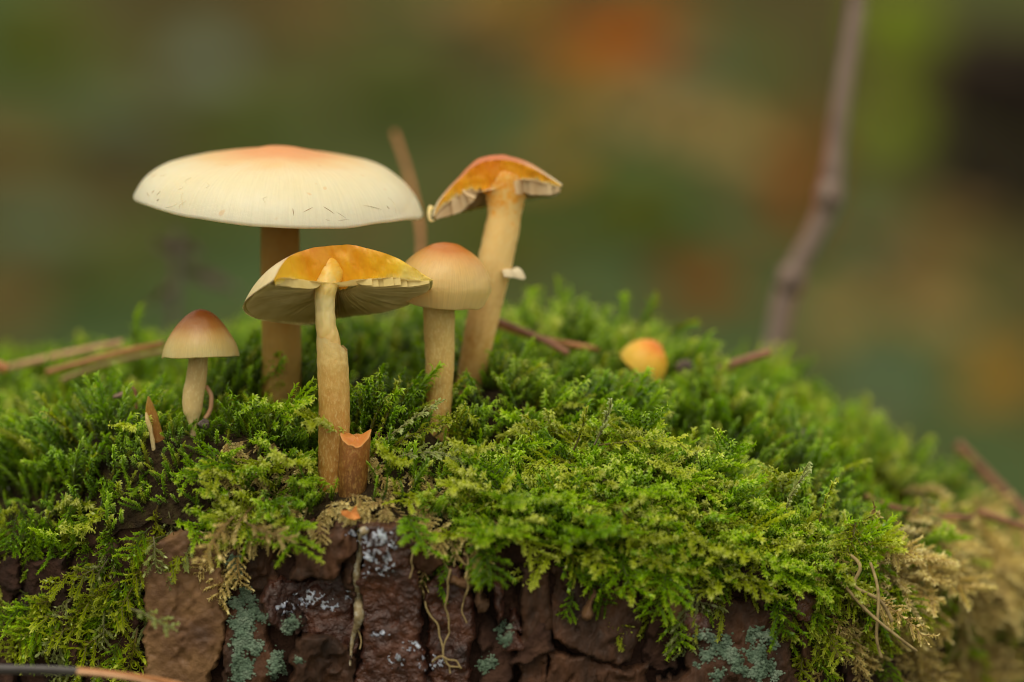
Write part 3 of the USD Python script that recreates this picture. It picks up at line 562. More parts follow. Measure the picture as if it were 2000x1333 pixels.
def half_shell(path, r_out, r_in, a0, a1, na=26, seed=0, top_jag=0.0):
    """split stem: an arc of a tube wall seen from inside. path (n,3), radii (n,)"""
    p = np.asarray(path); n = len(p); a = np.linspace(a0, a1, na)
    fr = lambda r: p[:, None] + r[:, None, None] * (np.cos(a)[None, :, None] * RT + np.sin(a)[None, :, None] * np.array([0, 1.0, 0]))
    o, i = fr(r_out), fr(r_in)
    nz = (meshkit.fbm(o / .9, 3, seed) - .5)[..., None]
    i = i + nz * 0.35 * unit(i - p[:, None])
    g = np.concatenate([o, i[:, ::-1], o[:, :1]], 1)
    m = g.shape[1]; f = grid_faces(n, m)
    L = np.repeat(np.linspace(0, 1, n), m); col = np.tile(np.arange(m), n)
    inner = (col >= na)
    fi = inner[f].all(1)
    return g.reshape(-1, 3), f[~fi], f[fi], L, np.tile(np.r_[a, a[::-1], a[0]], n)
sp = [(658, 965, 60), (652, 930, 62), (652, 880, 62), (653, 800, 61), (651, 740, 62), (649, 690, 61), (648, 660, 60)]
sm, spv, sc = stem(sp, 0, n=70, sides=40, jitter=.05, seed=5)
# torn, slanting top rim: pull the top rows down on the right front
v = sm[0]; k0 = 40 * 52
ang = spv['cyl'].copy()
tz = np.clip((spv['tone'] - .86) / .14, 0, 1)
right = (v[:, 0] - v[:, 0].mean()) / 2.5
v[:, 2] -= tz * (1.3 * np.clip(right, -1, 1) + 0.9) + tz * 1.1 * (meshkit.fbm(v * [1.1, 1.1, 0], 3, 4) - .5)
part(m2, 'stem', (v, sm[1][:-40]), 'stem_tan', pv=spv)
up_pts = spline([np.r_[px(646, 712, .3), 24 * S0], np.r_[px(642, 665, .4), 22 * S0], np.r_[px(636, 632, .3), 20 * S0], np.r_[px(634, 592, .1), 19.5 * S0], np.r_[px(637, 562, -.2), 21.5 * S0], np.r_[px(640, 547, .5), 25 * S0], np.r_[px(644, 530, 2.0), 33 * S0], np.r_[px(647, 510, 4.2), 32 * S0], np.r_[px(648, 503, 5.5), 20 * S0]], 60)
um, uL, uA = tube(up_pts[:, :3], up_pts[:, 3], 40, jitter=.1, seed=2)
uv_ = um[0]; ridge = (meshkit.fbm(np.stack([uv_[:, 0] / .35, uv_[:, 1] / .35, uv_[:, 2] / 3.0], -1), 3, 6) - .5)
uv_[:, 1] += ridge * .5
part(m2, 'stem_pith', um, 'stem_inside', pv={'tone': np.interp(uL, [0, .2, .4, .52, .64, .74, 1], [.05, .25, .6, .72, .82, .97, 1.0])}, label='torn pale upper stem without its rind')
rngt = np.random.default_rng(12)
rl = []
for az in np.linspace(.15, math.pi + .5, 60):   # dark veil scraps round the rim
    if rngt.random() < .3: continue
    tt = np.linspace(0, 1, 4); aa = az + tt * .06
    p = np.stack([R2 * np.cos(aa), R2 * np.sin(aa), c2['up'](R2 * np.cos(aa) * .999, R2 * np.sin(aa) * .999) - .05 - .15 * rngt.random() * np.sin(tt * 3)], 1) @ M2.T + C2
    rl.append(tube(p, .05 + .1 * rngt.random() ** 2, 4)[0])
part(m2, 'veil_remnant', join(rl), 'veil_brown', kind='stuff')

# 3: the small bell on the left
S3 = (DIST + 8) / FPX; R3 = 76 * S3
m3 = thing('mushroom', 'small mushroom with a pointed bell cap, brown on top', 'mushroom', px(378, 828, 8))
c3 = cap_shell(R3, [(0, 1.2), (.15, 1.17), (.36, 1.06), (.55, .87), (.72, .65), (.87, .41), (.955, .2), (1, 0)], wob=.02, seed=21, ngill=60, gill_depth=.8, thick=[(0, .4), (.4, .3), (.7, .2), (.9, .1), (1, .02)])
M3 = rot('y', -0.5) @ rot('x', -7); C3 = px(392, 696, 8)
add(m3, 'cap', placed(c3['skin'], M3, C3), 'cap_bell'); add(m3, 'underside', placed(c3['under'], M3, C3), 'gill_olive'); add(m3, 'gills', placed(c3['gills'], M3, C3), 'gill_olive')
sm, spv, _ = stem([(377, 842, 14), (377, 822, 22), (376, 800, 38), (378, 770, 42), (384, 735, 40), (387, 700, 38), (388, 650, 40)], 8, seed=9, jitter=.05)
part(m3, 'stem', sm, 'stem_pale', pv=spv)
# 4: the round one
S4 = (DIST + 12) / FPX; R4 = 98 * S4
m4 = thing('mushroom', 'mushroom with a closed round ochre cap on a pale stem', 'mushroom', px(857, 826, 12))
c4 = cap_shell(R4, [(0, 1.18), (.2, 1.15), (.5, 1.01), (.75, .81), (.9, .61), (.97, .42), (.993, .2), (1, 0)], wob=.02, seed=25, ngill=60, gill_depth=.8, thick=[(0, .5), (.4, .4), (.7, .3), (.9, .2), (1, .03)])
# incurved margin
(v, f), pv = c4['skin']
low = np.clip((.26 * R4 - v[:, 2]) / (.26 * R4), 0, 1.2); v[:, :2] *= (1 - .13 * low ** 1.8)[:, None]; v[:, 2] -= .02 * R4 * low
v[:, :2] *= .96
(v2, f2), _ = c4['under']; v2[:, :2] *= .84
(v2, f2), _ = c4['gills']; v2[:, :2] *= .84
M4 = rot('y', 4) @ rot('x', 0); C4 = px(866, 588, 12)
add(m4, 'cap', placed(c4['skin'], M4, C4), 'cap_round'); add(m4, 'underside', placed(c4['under'], M4, C4), 'gill_olive'); add(m4, 'gills', placed(c4['gills'], M4, C4), 'gill_olive')
sm, spv, _ = stem([(856, 845, 44), (857, 815, 46), (858, 760, 53), (859, 700, 57), (858, 640, 61), (857, 590, 63), (858, 540, 66)], 12, seed=13, jitter=.04)
part(m4, 'stem', sm, 'stem_cream', pv=spv)
# 5: the torn tall one on the right
S5 = (DIST + 22) / FPX; R5 = 131 * S5
m5 = thing('mushroom', 'tall leaning mushroom with a torn orange cap and a ring flap on its stem', 'mushroom', px(915, 745, 24))
cut5 = [(-1, -.5), (-.9, -.32), (-.6, -.24), (-.3, -.26), (0, -.31), (.3, -.31), (.6, -.25), (.85, -.2), (1, -.12)]
c5 = cap_shell(R5, [(0, .68), (.15, .66), (.35, .56), (.55, .40), (.75, .24), (.9, .09), (1, -.08)], cut=cut5, asym=[(0, .68), (.15, .67), (.35, .61), (.55, .5), (.75, .34), (.9, .19), (1, .08)], thick=[(0, .48), (.28, .44), (.45, .28), (.7, .17), (.92, .08), (1, .02)], seed=31, gill_depth=2.6, ngill=220, jag=.05, gr0=.33, hollow=.1)
M5 = rot('y', -8) @ rot('x', -5); C5 = px(970, 393, 22)
add(m5, 'cap', placed(c5['skin'], M5, C5), 'cap_salmon'); add(m5, 'underside', placed(c5['under'], M5, C5), 'gill_pale'); add(m5, 'flesh', placed(c5['wall'], M5, C5), 'flesh_deep'); add(m5, 'gills', placed(c5['gills'], M5, C5), 'gill_pale')
sm, spv, _ = stem([(913, 765, 50, 24), (922, 720, 54, 24), (935, 660, 60, 23), (950, 590, 64, 23), (965, 520, 68, 22), (978, 460, 69, 22), (985, 420, 66, 22), (987, 395, 74, 22), (989, 370, 84, 22), (990, 345, 84, 22), (990, 328, 60, 22), (990, 318, 20, 22)], 22, seed=17, jitter=.06)
part(m5, 'stem', sm, 'stem_torn', pv=spv)
tt = np.linspace(0, 1, 24); ww = np.linspace(0, 1, 9)
rg = []
for a in tt:
    ang = math.radians(-70 + 105 * a)
    for w in ww:
        reach = (.25 + .9 * math.sin(math.pi * min(1, .1 + .95 * a)) ** .7) * (1 + .12 * math.sin(a * 17))
        rr = (30 + 25 * w * reach) * S5
        rg.append(px(968, 528, 22) + np.array([rr * math.cos(ang), rr * math.sin(ang), .5 * math.sin(w * 2.4) * reach - 1.15 * w ** 4 * reach + .18 * math.sin(a * 13)]))
rg = np.array(rg); th = rg + [0, 0, -.12]
part(m5, 'ring', join([(rg, grid_faces(24, 9)), (th, grid_faces(24, 9)[:, ::-1])]), 'veil_white')
cl = spline([px(842, 405, 20), px(838, 420, 19), px(841, 432, 18.5), px(847, 431, 18)], 14)
part(m5, 'torn_strip', tube(cl, np.linspace(.42, .15, 14), 8, jitter=.3)[0], 'flesh_deep', pv={'tone': np.full(14 * 8 + 2, .95)})
part(m5, 'torn_strip', tube(spline([px(905, 372, 19), px(915, 382, 18), px(928, 388, 17.5)], 10), np.linspace(.2, .35, 10), 8, jitter=.4)[0], 'gill_pale')
# 6: broken stub in front
m6 = thing('mushroom_stub', 'short broken orange mushroom stem at the foot of the front mushroom', 'mushroom stub', px(688, 962, -3))
sm, spv, sc = stem([(688, 972, 52), (688, 955, 56), (689, 920, 59), (692, 890, 60), (695, 862, 61)], -3, n=40, sides=36, jitter=.06, seed=19)
v = sm[0]; t2 = np.clip((spv['tone'] - .8) / .2, 0, 1); rx = (v[:, 0] - px(695, 862, -3)[0]) / 2.5
v[:, 2] += t2 * (0.9 * np.abs(np.clip(rx, -1.2, 1.2)) ** 2.2 * np.where(rx > 0, 2.0, .9) - .3 + 1.0 * (meshkit.fbm(v * [1.4, 1.4, 0], 3, 8) - .5) + 1.0 * (v[:, 1] - v[:, 1].mean()) / 2.5)
part(m6, 'stem', (v, sm[1][:-36]), 'stem_orange', pv=spv)
rim = v[39 * 36:40 * 36]; cc = rim.mean(0) - [0, 0, .05]
rows = [cc + (rim - cc) * k + np.array([0, 0, -.1 * (1 - k ** 2)]) + (meshkit.fbm(rim * k * 1.3, 3, 5) - .5)[:, None] * [0, 0, 1.5 * (1 - k)] for k in (1, .93, .8, .6, .4, .2, .02)]
part(m6, 'torn_top', (np.vstack(rows), grid_faces(7, 36, True)), 'stub_inside', pv={'tone': np.repeat([1, .8, .5, .4, .4, .5, .5], 36)})
# 7: orange button far right
S7 = (DIST + 38) / FPX; R7 = 49 * S7
m7 = thing('mushroom', 'young orange button mushroom half sunk in moss to the right', 'mushroom', px(1255, 745, 38))
c7 = cap_shell(R7, [(0, 1.15), (.2, 1.13), (.45, 1.0), (.7, .78), (.88, .5), (.97, .22), (1, 0)], wob=.06, seed=41, ngill=30, gill_depth=.4, thick=[(0, .4), (.5, .3), (.9, .2), (1, .03)])
M7 = rot('y', 34) @ rot('x', 8); C7 = px(1252, 716, 38)
add(m7, 'cap', placed(c7['skin'], M7, C7), 'cap_button'); add(m7, 'underside', placed(c7['under'], M7, C7), 'gill_olive'); add(m7, 'gills', placed(c7['gills'], M7, C7), 'gill_olive')
sm, spv, _ = stem([(1250, 790, 34), (1250, 750, 36), (1252, 705, 40)], 38, n=24, seed=43)
part(m7, 'stem', sm, 'stem_cream', pv=spv)
# 8: torn stub on the left
m8 = thing('mushroom_stub', 'small torn orange stem remnant left of the bell mushroom', 'mushroom stub', px(298, 850, 5))
sm, spv, _ = stem([(312, 890, 26), (306, 850, 26), (298, 820, 25), (293, 795, 17), (290, 774, 4)], 5, n=40, sides=20, jitter=.25, seed=47)
v = sm[0]; v[:, 1] = px(300, 820, 5)[1] + (v[:, 1] - px(300, 820, 5)[1]) * .45
part(m8, 'stem', sm, 'stem_orange', pv={'tone': spv['tone'] * .3 + .8, 'cyl': spv['cyl']})
sm, spv, _ = stem([(296, 850, 8), (290, 828, 11), (285, 806, 3)], 4, n=20, sides=12, jitter=.3, seed=48)
part(m8, 'splinter', sm, 'stem_pale', pv=spv)

# ------------------------------------------------------------ needles, twigs, scraps
def strand(name, label, cat, pts, w, mat, n=40, sides=8, jit=.15, group=None, oval=1.0, taper=(1, 1)):
    P = spline([px(*p) for p in pts], n)
    d = np.mean([p[2] for p in pts]); r = w / 2 * (DIST + d) / FPX
    m = tube(P, np.linspace(r * taper[0], r * taper[1], n), sides, jitter=jit, seed=len(names), oval=oval)[0]
    return single(name, label, cat, m, mat, group=group)
strand('pine_needle', 'long pale orange needle lying on moss at the left edge, upper one', 'pine needle', [(-30, 730, 56), (120, 694, 56), (240, 670, 56)], 13, 'needle_pale')
strand('pine_needle', 'orange needle running into the bell mushroom cap from the left', 'pine needle', [(90, 728, 44), (200, 698, 44), (320, 672, 40)], 12, 'needle_orange')
strand('pine_needle', 'pale needle across the moss just below the needle beside the bell cap', 'pine needle', [(120, 742, 46), (230, 706, 45), (330, 686, 42)], 8, 'needle_pale')
strand('pine_needle', 'short orange needle at the far left edge of the moss', 'pine needle', [(-20, 705, 40), (14, 722, 40)], 20, 'needle_orange')
strand('pine_needle', 'brown needle across the moss right of the torn tall mushroom', 'pine needle', [(940, 615, 34), (1040, 655, 34), (1110, 690, 33)], 13, 'needle_brown')
strand('pine_needle', 'orange brown needle crossing the darker one right of the torn tall mushroom', 'pine needle', [(960, 630, 40), (1060, 662, 38), (1170, 682, 38)], 12, 'needle_orange')
strand('pine_needle', 'reddish needle lying on the moss right of the orange button', 'pine needle', [(1400, 722, 46), (1450, 705, 46), (1505, 688, 46)], 16, 'needle_brown')
strand('pine_needle', 'upright blurred orange needle behind the gap between two caps', 'pine needle', [(822, 580, 70), (822, 470, 76), (805, 370, 86), (770, 258, 92)], 12, 'needle_orange', taper=(1, .8))
strand('pine_needle', 'thick rust needle sloping down at the right edge of the moss', 'pine needle', [(1870, 868, 84), (1930, 930, 84), (2030, 1030, 80)], 20, 'needle_brown')
strand('pine_needle', 'thin rust needle lying across tan moss at the lower right', 'pine needle', [(1690, 968, 34), (1760, 995, 36), (1900, 1010, 40)], 11, 'needle_brown')
strand('pine_needle', 'rust needle at the right edge below the thick sloping needle', 'pine needle', [(1910, 1000, 46), (2040, 1040, 48)], 13, 'needle_brown')
nd = thing('pine_needle', 'paired needle with a grey sheath at the bottom left corner', 'pine needle', px(150, 1315, -24))
p1 = spline([px(-20, 1306, -24), px(80, 1307, -24), px(155, 1310, -24)], 24)
part(nd, 'sheath', tube(p1, np.linspace(.62, .5, 24), 10, jitter=.1)[0], 'needle_sheath')
part(nd, 'needle', tube(spline([px(150, 1308, -24), px(230, 1316, -24), px(310, 1328, -23.5), px(400, 1352, -23)], 24), np.linspace(.42, .36, 24), 8)[0], 'needle_orange')
part(nd, 'needle', tube(spline([px(150, 1314, -24.4), px(230, 1322, -24.6), px(300, 1336, -24), px(380, 1366, -23)], 24), np.linspace(.4, .34, 24), 8)[0], 'needle_pale')
part(nd, 'sheath', tube(p1 + [0, .3, -.62], np.linspace(.4, .3, 24), 8, jitter=.1)[0], 'needle_sheath')
# tall twig behind
g0 = px(1475, 900, 128); g0b = g0.copy(); g0b[2] = -10; g0b[0] -= 14; g0b[1] += 6
tw = np.vstack([[g0b], [(g0 + g0b) / 2 + [4, 0, 0]], [px(1490, 780, 129)], [px(1512, 680, 128)], [px(1542, 555, 127)], [px(1590, 460, 126)], [px(1620, 385, 125)], [px(1632, 290, 125)], [px(1648, 170, 124)], [px(1672, 30, 124)], [px(1690, -140, 124)], [px(1730, -400, 126)]])
ts = spline(np.column_stack([tw, [2.6, 2.4, 2.2, 2.1, 2.3, 1.9, 2.3, 1.8, 1.75, 1.7, 1.5, .8]]), 120)
twig = thing('twig', 'tall crooked grey twig standing behind the stump at the right', 'twig', g0b)
part(twig, 'stem', tube(ts[:, :3], ts[:, 3], 12, jitter=.2, seed=3)[0], 'twig_grey')
part(twig, 'knot', lump(px(1620, 382, 112.5), 2.5, np.random.default_rng(2), 2, (1, .9, 1.25)), 'twig_grey')
part(twig, 'knot', lump(px(1545, 548, 114.5), 2.5, np.random.default_rng(3), 2, (1.05, .9, 1.2)), 'twig_grey')
# roots and dry strands hanging over the bark
def bark_strand(name, label, cat, pts, w, mat, off=1.2, group=None):
    P = spline([bark_point(u, v) - [0, off, 0] for u, v in pts], 46)
    P = P + (meshkit.fbm(P / 2.5, 2, len(names))[:, None] - .5) * 1.2
    return single(name, label, cat, tube(P, np.linspace(w, w * .55, 46) * .5, 6, jitter=.3, seed=len(names))[0], mat, group=group)
bark_strand('root', 'thin tan root hanging down the wet bark right of the resin', 'root', [(838, 1075), (825, 1140), (832, 1190), (860, 1230), (872, 1290), (900, 1305)], .5, 'root_dry')
bark_strand('root', 'longer thin root hanging beside the tan one, ending lower', 'root', [(880, 1110), (872, 1180), (878, 1225), (868, 1260), (880, 1312)], .42, 'root_dry')
bark_strand('root', 'short root fibre curling at the foot of the resin streak', 'root', [(694, 1225), (704, 1245), (706, 1262)], .35, 'root_dry')
bark_strand('root', 'pale root fibre on the bark at the right end of the wet plate', 'root', [(845, 1290), (868, 1278), (900, 1304)], .45, 'root_dry')
bark_strand('moss_strand', 'thin dry strand hanging from the moss rim left of the tan root', 'moss strand', [(800, 1040), (806, 1090), (798, 1130)], .35, 'root_dry')
bark_strand('moss_strand', 'thin curved strand hanging right of both roots', 'moss strand', [(905, 1080), (916, 1140), (900, 1185), (912, 1215)], .4, 'root_dry')
strand('moss_strand', 'wiry tan strand looping down at the right end of the bark', 'moss strand', [(1650, 1080, -2), (1680, 1110, -4), (1668, 1140, -4), (1720, 1175, -3), (1742, 1215, -2)], 7, 'root_dry')
strand('moss_strand', 'wiry tan strand hanging straight beside the looping one', 'moss strand', [(1700, 1100, -2), (1716, 1170, -4), (1712, 1240, -4), (1722, 1285, -3)], 6, 'root_dry')
strand('moss_strand', 'long thin strand trailing right below the looping one', 'moss strand', [(1640, 1130, -3), (1700, 1200, -5), (1748, 1240, -5), (1790, 1272, -3)], 6, 'root_dry')
rngs = np.random.default_rng(15)
def scrap(name, label, cat, u, v, d, w, h, mat, seed, flat=.5):
    r = np.random.default_rng(seed); s = (DIST + d) / FPX
    m = lump(np.zeros(3), 1, r, 2, (w / 2 * s, w / 2 * s * flat, h / 2 * s))
    R = rot('y', r.uniform(-25, 25)) @ rot('x', r.uniform(-20, 20))
    vv = m[0] + (meshkit.fbm(m[0] * 1.3, 3, seed)[:, None] - .5) * .5 * m[0]
    return single(name, label, cat, (vv @ R.T + px(u, v, d), m[1]), mat)
scrap('seed_husk', 'dark round husk at the foot of the bell mushroom', 'husk', 399, 829, 3, 22, 20, 'debris_dark', 1, .9)
scrap('bark_scrap', 'dark scrap in the moss right of the orange button', 'bark scrap', 1337, 718, 40, 34, 30, 'debris_dark', 2)
scrap('bark_scrap', 'pinkish flake among moss shoots left of the torn orange remnant', 'bark scrap', 236, 771, 16, 32, 10, 'debris_pink', 3)
scrap('bark_scrap', 'dull brown flake in blurred moss at the right', 'bark scrap', 1560, 850, 34, 50, 20, 'debris_dark', 6, .8)
scrap('bark_scrap', 'small red brown flake in the front right moss', 'bark scrap', 1187, 942, -4, 20, 12, 'debris_pink', 4)
scrap('bark_scrap', 'tiny orange flake in the front right moss', 'bark scrap', 1126, 938, -4, 10, 7, 'flake_orange', 5)
# orange three pointed flake above the resin
fl = np.array([px(665, 998, -13), px(678, 996, -13.6), px(684, 1001, -13), px(696, 987, -13.4), px(698, 1000, -13), px(704, 1012, -12.6), px(692, 1016, -13.8), px(680, 1013, -13.2), px(668, 1006, -13)])
fc = fl.mean(0) + [0, -.5, .3]; fv = np.vstack([fl, fc, fl + [0, .5, -.1], fc + [0, .5, -.1]])
ff = [[9, (i + 1) % 9, i] for i in range(9)] + [[19, 10 + i, 10 + (i + 1) % 9] for i in range(9)] + sum([[[i, (i + 1) % 9, 10 + i], [(i + 1) % 9, 10 + (i + 1) % 9, 10 + i]] for i in range(9)], [])
single('orange_flake', 'bright orange pointed flake on the rim above the white resin', 'flake', (fv, np.array(ff)), 'flake_orange', smooth=False)
strand('moss_stalk', 'thin pale pink stalk beside the bell mushroom stem', 'stalk', [(400, 818, 8), (412, 795, 8), (413, 778, 8), (402, 755, 8.5)], 9, 'needle_pale')
strand('moss_stalk', 'red brown hooked stalk in the moss left of the torn remnant', 'stalk', [(266, 800, 14), (264, 765, 14), (258, 757, 14), (248, 764, 14)], 6, 'needle_brown')
strand('moss_stalk', 'dry brown stalk standing behind the broken orange stub', 'stalk', [(728, 905, 2), (735, 870, 2), (738, 845, 1.5)], 9, 'needle_brown')

# ------------------------------------------------------------ moss
def leaves(base, t, c, ln, wd, curl, seg=4):
    """curved tapering leaves; all arrays over leaves. returns verts, faces, s along the leaf"""
    n = len(base); s = np.linspace(0, 1, seg + 1)
    sm = (s[1:] + s[:-1]) / 2
    a = curl[:, None] * sm[None] ** 1.7 * 1.15                  # nearly straight at first, hooked at the tip
    stp = (ln / seg)[:, None]
    z0 = np.zeros((n, 1))
    pos = base[:, None] + np.hstack([z0, np.cumsum(stp * np.cos(a), 1)])[..., None] * t[:, None] + np.hstack([z0, np.cumsum(stp * np.sin(a), 1)])[..., None] * c[:, None]
    side = unit(np.cross(t, c))
    w = wd[:, None] * np.array([.6, 1.0, .85, .5, .06])[None, :seg + 1] / 2
    V = np.stack([pos + w[..., None] * side[:, None], pos - w[..., None] * side[:, None]], 2)     # n, seg+1, 2, 3
    # fold: push edges towards the curl side a little
    V[:, 1:-1] += (0.25 * w[:, 1:-1, None, None]) * c[:, None, None]
    i = np.arange(n)[:, None] * (2 * (seg + 1)) + np.arange(seg)[None] * 2
    q = np.stack([i, i + 2, i + 3, i + 1], -1).reshape(-1, 4)
    return V.reshape(-1, 3), np.vstack([q[:, [0, 1, 2]], q[:, [0, 2, 3]]]), np.tile(np.repeat(s, 2), n)
def perp(c, t):
    return unit(c - (c * t).sum(-1, keepdims=True) * t)
def leafy(path, rng, ln, wd, spacing, start=.15, ang=42, curl=(1.2, 2.2), second=None, secund=.5, rad=.12, tone0=.1, tone1=.9):
    """a stem with spiralling, sickle shaped leaves that turn to one side (second)"""
    L = np.linalg.norm(np.diff(path, axis=0), axis=1).sum()
    n = max(5, int(L * (1 - start) / spacing))
    s = start + (1 - start) * (np.arange(n) + rng.random(n) * .5) / n; s = np.clip(s, 0, .995)
    k = s * (len(path) - 1); i = np.minimum(k.astype(int), len(path) - 2); fr = (k - i)[:, None]
    P = path[i] * (1 - fr) + path[i + 1] * fr; T = unit(path[i + 1] - path[i])
    az = np.arange(n) * 2.39996 + rng.random(n) * .6
    ref = unit(np.cross(T, [0.3, 0.9, 0.2])); r2 = np.cross(T, ref)
    rad_ = np.cos(az)[:, None] * ref + np.sin(az)[:, None] * r2
    if second is not None: rad_ = unit(rad_ + secund * perp(np.broadcast_to(second, T.shape), T))
    A = np.radians(ang * (1 - .55 * s ** 4))[:, None] * (0.8 + .4 * rng.random((n, 1)))
    t = unit(np.cos(A) * T + np.sin(A) * rad_)
    c = perp(rad_ * .9 - T * .55 + (0 if second is None else secund * 1.2 * second), t)
    size = np.interp(s, [0, .3, .8, 1], [.75, 1, .95, .6]) * (.8 + .4 * rng.random(n))
    v, f, sl = leaves(P, t, c, ln * size, wd * size, rng.uniform(*curl, n))
    tone = np.repeat(tone0 + (tone1 - tone0) * s, 10) * (.75 + .0 * sl) + .28 * sl
    m, Ls, _ = tube(path, np.linspace(rad, rad * .5, len(path)), 4, cap=False)
    return (v, f, tone), (m[0], m[1], Ls * .4)
def merge(parts):
    vs, fs, ts, n = [], [], [], 0
    for v, f, t in parts:
        vs.append(v); fs.append(f + n); ts.append(t); n += len(v)
    return np.vstack(vs), np.vstack(fs), np.concatenate(ts)
def shoot(seed, L=11.0):
    rng = np.random.default_rng(seed)
    b = rng.uniform(.1, .7); t = np.linspace(0, 1, 9)
    path = np.stack([L * .5 * b * t ** 2.2 + .3 * np.sin(t * 3 + seed), .4 * np.sin(t * 2.3 + seed * 2) * t, L * (t - .1 * b * t ** 2)], 1)
    path -= path[0]
    return merge(leafy(path, rng, 2.3, .54, .24, start=.06, ang=15, curl=(1.3, 2.7), second=np.array([1.0, 0, -.2]), secund=.55, tone0=0.0, tone1=.85))
def frond(seed, L=15.0, bl=5.0, droop=.9, leaf=1.5):
    """pinnate, drooping moss frond growing along +x, face up +z"""
    rng = np.random.default_rng(seed); t = np.linspace(0, 1, 14)
    a = droop * t * (1 + .2 * math.sin(seed)); ds = L / 13
    path = np.vstack([[0, 0, 0], np.cumsum(np.stack([np.cos(a), .18 * np.sin(t * 5 + seed), -np.sin(a)], 1)[1:] * ds, 0)])
    P = list(leafy(path, rng, leaf * 1.05, .5, .28, start=.05, ang=16, curl=(1.5, 2.9), second=np.array([0, 0, -1.0]), secund=.5, rad=.16))
    nb = int(L / 1.25)
    for k in range(nb):
        s = .14 + .78 * (k + rng.random() * .5) / nb
        i = min(int(s * 13), 12); p0 = path[i] + (path[i + 1] - path[i]) * (s * 13 - i); T = unit(path[i + 1] - path[i])
        sd_ = (1 if k % 2 else -1); B = np.array([0, 1.0, 0]) * sd_; N = np.cross(T, B) * sd_
        ln = bl * (math.sin(math.pi * (.16 + .78 * (1 - s) ** .8)) ** .8) * rng.uniform(.75, 1.3)
        dirn = unit(T * rng.uniform(.5, .85) + B * .85 + N * rng.uniform(-.15, .35)); tt = np.linspace(0, 1, 6)[:, None]
        q = p0 + ln * (tt * dirn + tt ** 2 * .25 * np.array([.3, 0, -.6]))
        P += list(leafy(q, rng, leaf, .47, .22, start=.03, ang=13, curl=(1.1, 2.6), second=np.array([.2, 0, -1.0]), secund=.5, rad=.1, tone0=.3 + .25 * s, tone1=.75 + .25 * s))
    return merge(P)
UsdGeom.Scope.Define(stage, '/World/Looks/shapes')
def instancer(name, label, protos, mats, pos, ax, ay, az, scale, seed):
    """protos: (verts, faces, tone) in mm; every proto in every given material. ax, ay, az: axes of each copy"""
    path = numbered('/World/' + name); pi = UsdGeom.PointInstancer.Define(stage, path)
    tag(pi.GetPrim(), label, 'moss', kind='stuff')
    rel = pi.CreatePrototypesRel(); k = 0
    for m in mats:
        for (v, f, t) in protos:
            me = usdkit.mesh(stage, f'{path}/shoots/shoot_{k:03d}' if k else f'{path}/shoots/shoot', (v / 1000, f), '/World/Looks/' + m, smooth=True)
            add_pv(me, {'tone': t}); rel.AddTarget(me.GetPath()); k += 1
    UsdGeom.Scope.Define(stage, path + '/shoots')
    rng = np.random.default_rng(seed)
    mat = np.stack([ax, ay, az], -1)       # columns
    from scipy.spatial.transform import Rotation
    q = Rotation.from_matrix(mat).as_quat()
    return pi, k, q, rng
def finish_instancer(pi, idx, q, pos, scale):
    pi.CreateProtoIndicesAttr(Vt.IntArray.FromNumpy(idx.astype(np.int32)))
    pi.CreatePositionsAttr(Vt.Vec3fArray.FromNumpy((pos / 1000).astype(np.float32)))
    pi.CreateOrientationsAttr([Gf.Quath(float(a[3]), float(a[0]), float(a[1]), float(a[2])) for a in q])
    pi.CreateScalesAttr(Vt.Vec3fArray.FromNumpy(np.repeat(scale[:, None], 3, 1).astype(np.float32)))
def frame(zdir, xhint):
    z = unit(zdir); x = perp(xhint, z); return x, np.cross(z, x), z
def normal_at(x, y, e=1.5):
    gx = (H(x + e, y) - H(x - e, y)) / (2 * e); gy = (H(x, y + e) - H(x, y - e)) / (2 * e)
    return unit(np.stack([-gx, -gy, np.ones_like(gx)], -1))
# places kept clear: stems and open humus round the front mushroom
CLEAR = [(px(655, 945, 0), 3.2), (px(690, 955, -3), 3.4), (px(550, 775, 22), 3.2), (px(857, 826, 12), 2.1), (px(918, 740, 24), 2.4), (px(378, 828, 8), 1.2), (px(1252, 730, 38), 3.5), (px(300, 850, 5), 1.8)]
def clear_mask(p):
    m = np.ones(len(p), bool)
    for c, r in CLEAR: m &= np.hypot(p[:, 0] - c[0], p[:, 1] - c[1]) > r
    return m
rng = np.random.default_rng(100)
# a) the upright carpet
N = 9000
x = rng.uniform(-118, 118, N); y = rng.uniform(-14, 97, N)
k = (y > yf(x) - .5) & (y < YB - 9 * np.abs(x / 125) ** 4)
x, y = x[k], y[k]
dens = meshkit.fbm(np.stack([x / 9, y / 9, x * 0], -1), 3, 50)
edge = y - yf(x)
bare = .9 * np.exp(-((x + 26) / 6) ** 2 - ((y + 9) / 4) ** 2) + .8 * np.exp(-((x + 18) / 6) ** 2 - ((y + 11) / 4) ** 2) + .62 * np.clip((x - 56) / 14, 0, 1)
k = (dens > .26) & (rng.random(len(x)) > bare * 1.1) & (edge > 1)
x, y, dens, edge = x[k], y[k], dens[k], edge[k]
pos = np.stack([x, y, H(x, y) - 1.0], -1); k = clear_mask(pos); x, y, dens, edge, pos = x[k], y[k], dens[k], edge[k], pos[k]
nrm = normal_at(x, y)
lean = rng.normal(size=(len(x), 3)) * .22
flow = meshkit.fbm(np.stack([x / 14, y / 14, x * 0 + 3], -1), 2, 60) * 12
lean += .3 * np.stack([np.cos(flow), np.sin(flow), flow * 0], -1)
out = np.stack([np.zeros_like(x), -np.ones_like(x), np.zeros_like(x)], -1) * (.9 * np.exp(-edge / 7))[:, None]
zd = unit(.45 * nrm + [0, 0, .8] + lean + out)
ax_, ay_, az_ = frame(zd, np.stack([np.cos(flow + .5 * rng.normal(size=len(x))), np.sin(flow + .5 * rng.normal(size=len(x))), x * 0], -1))
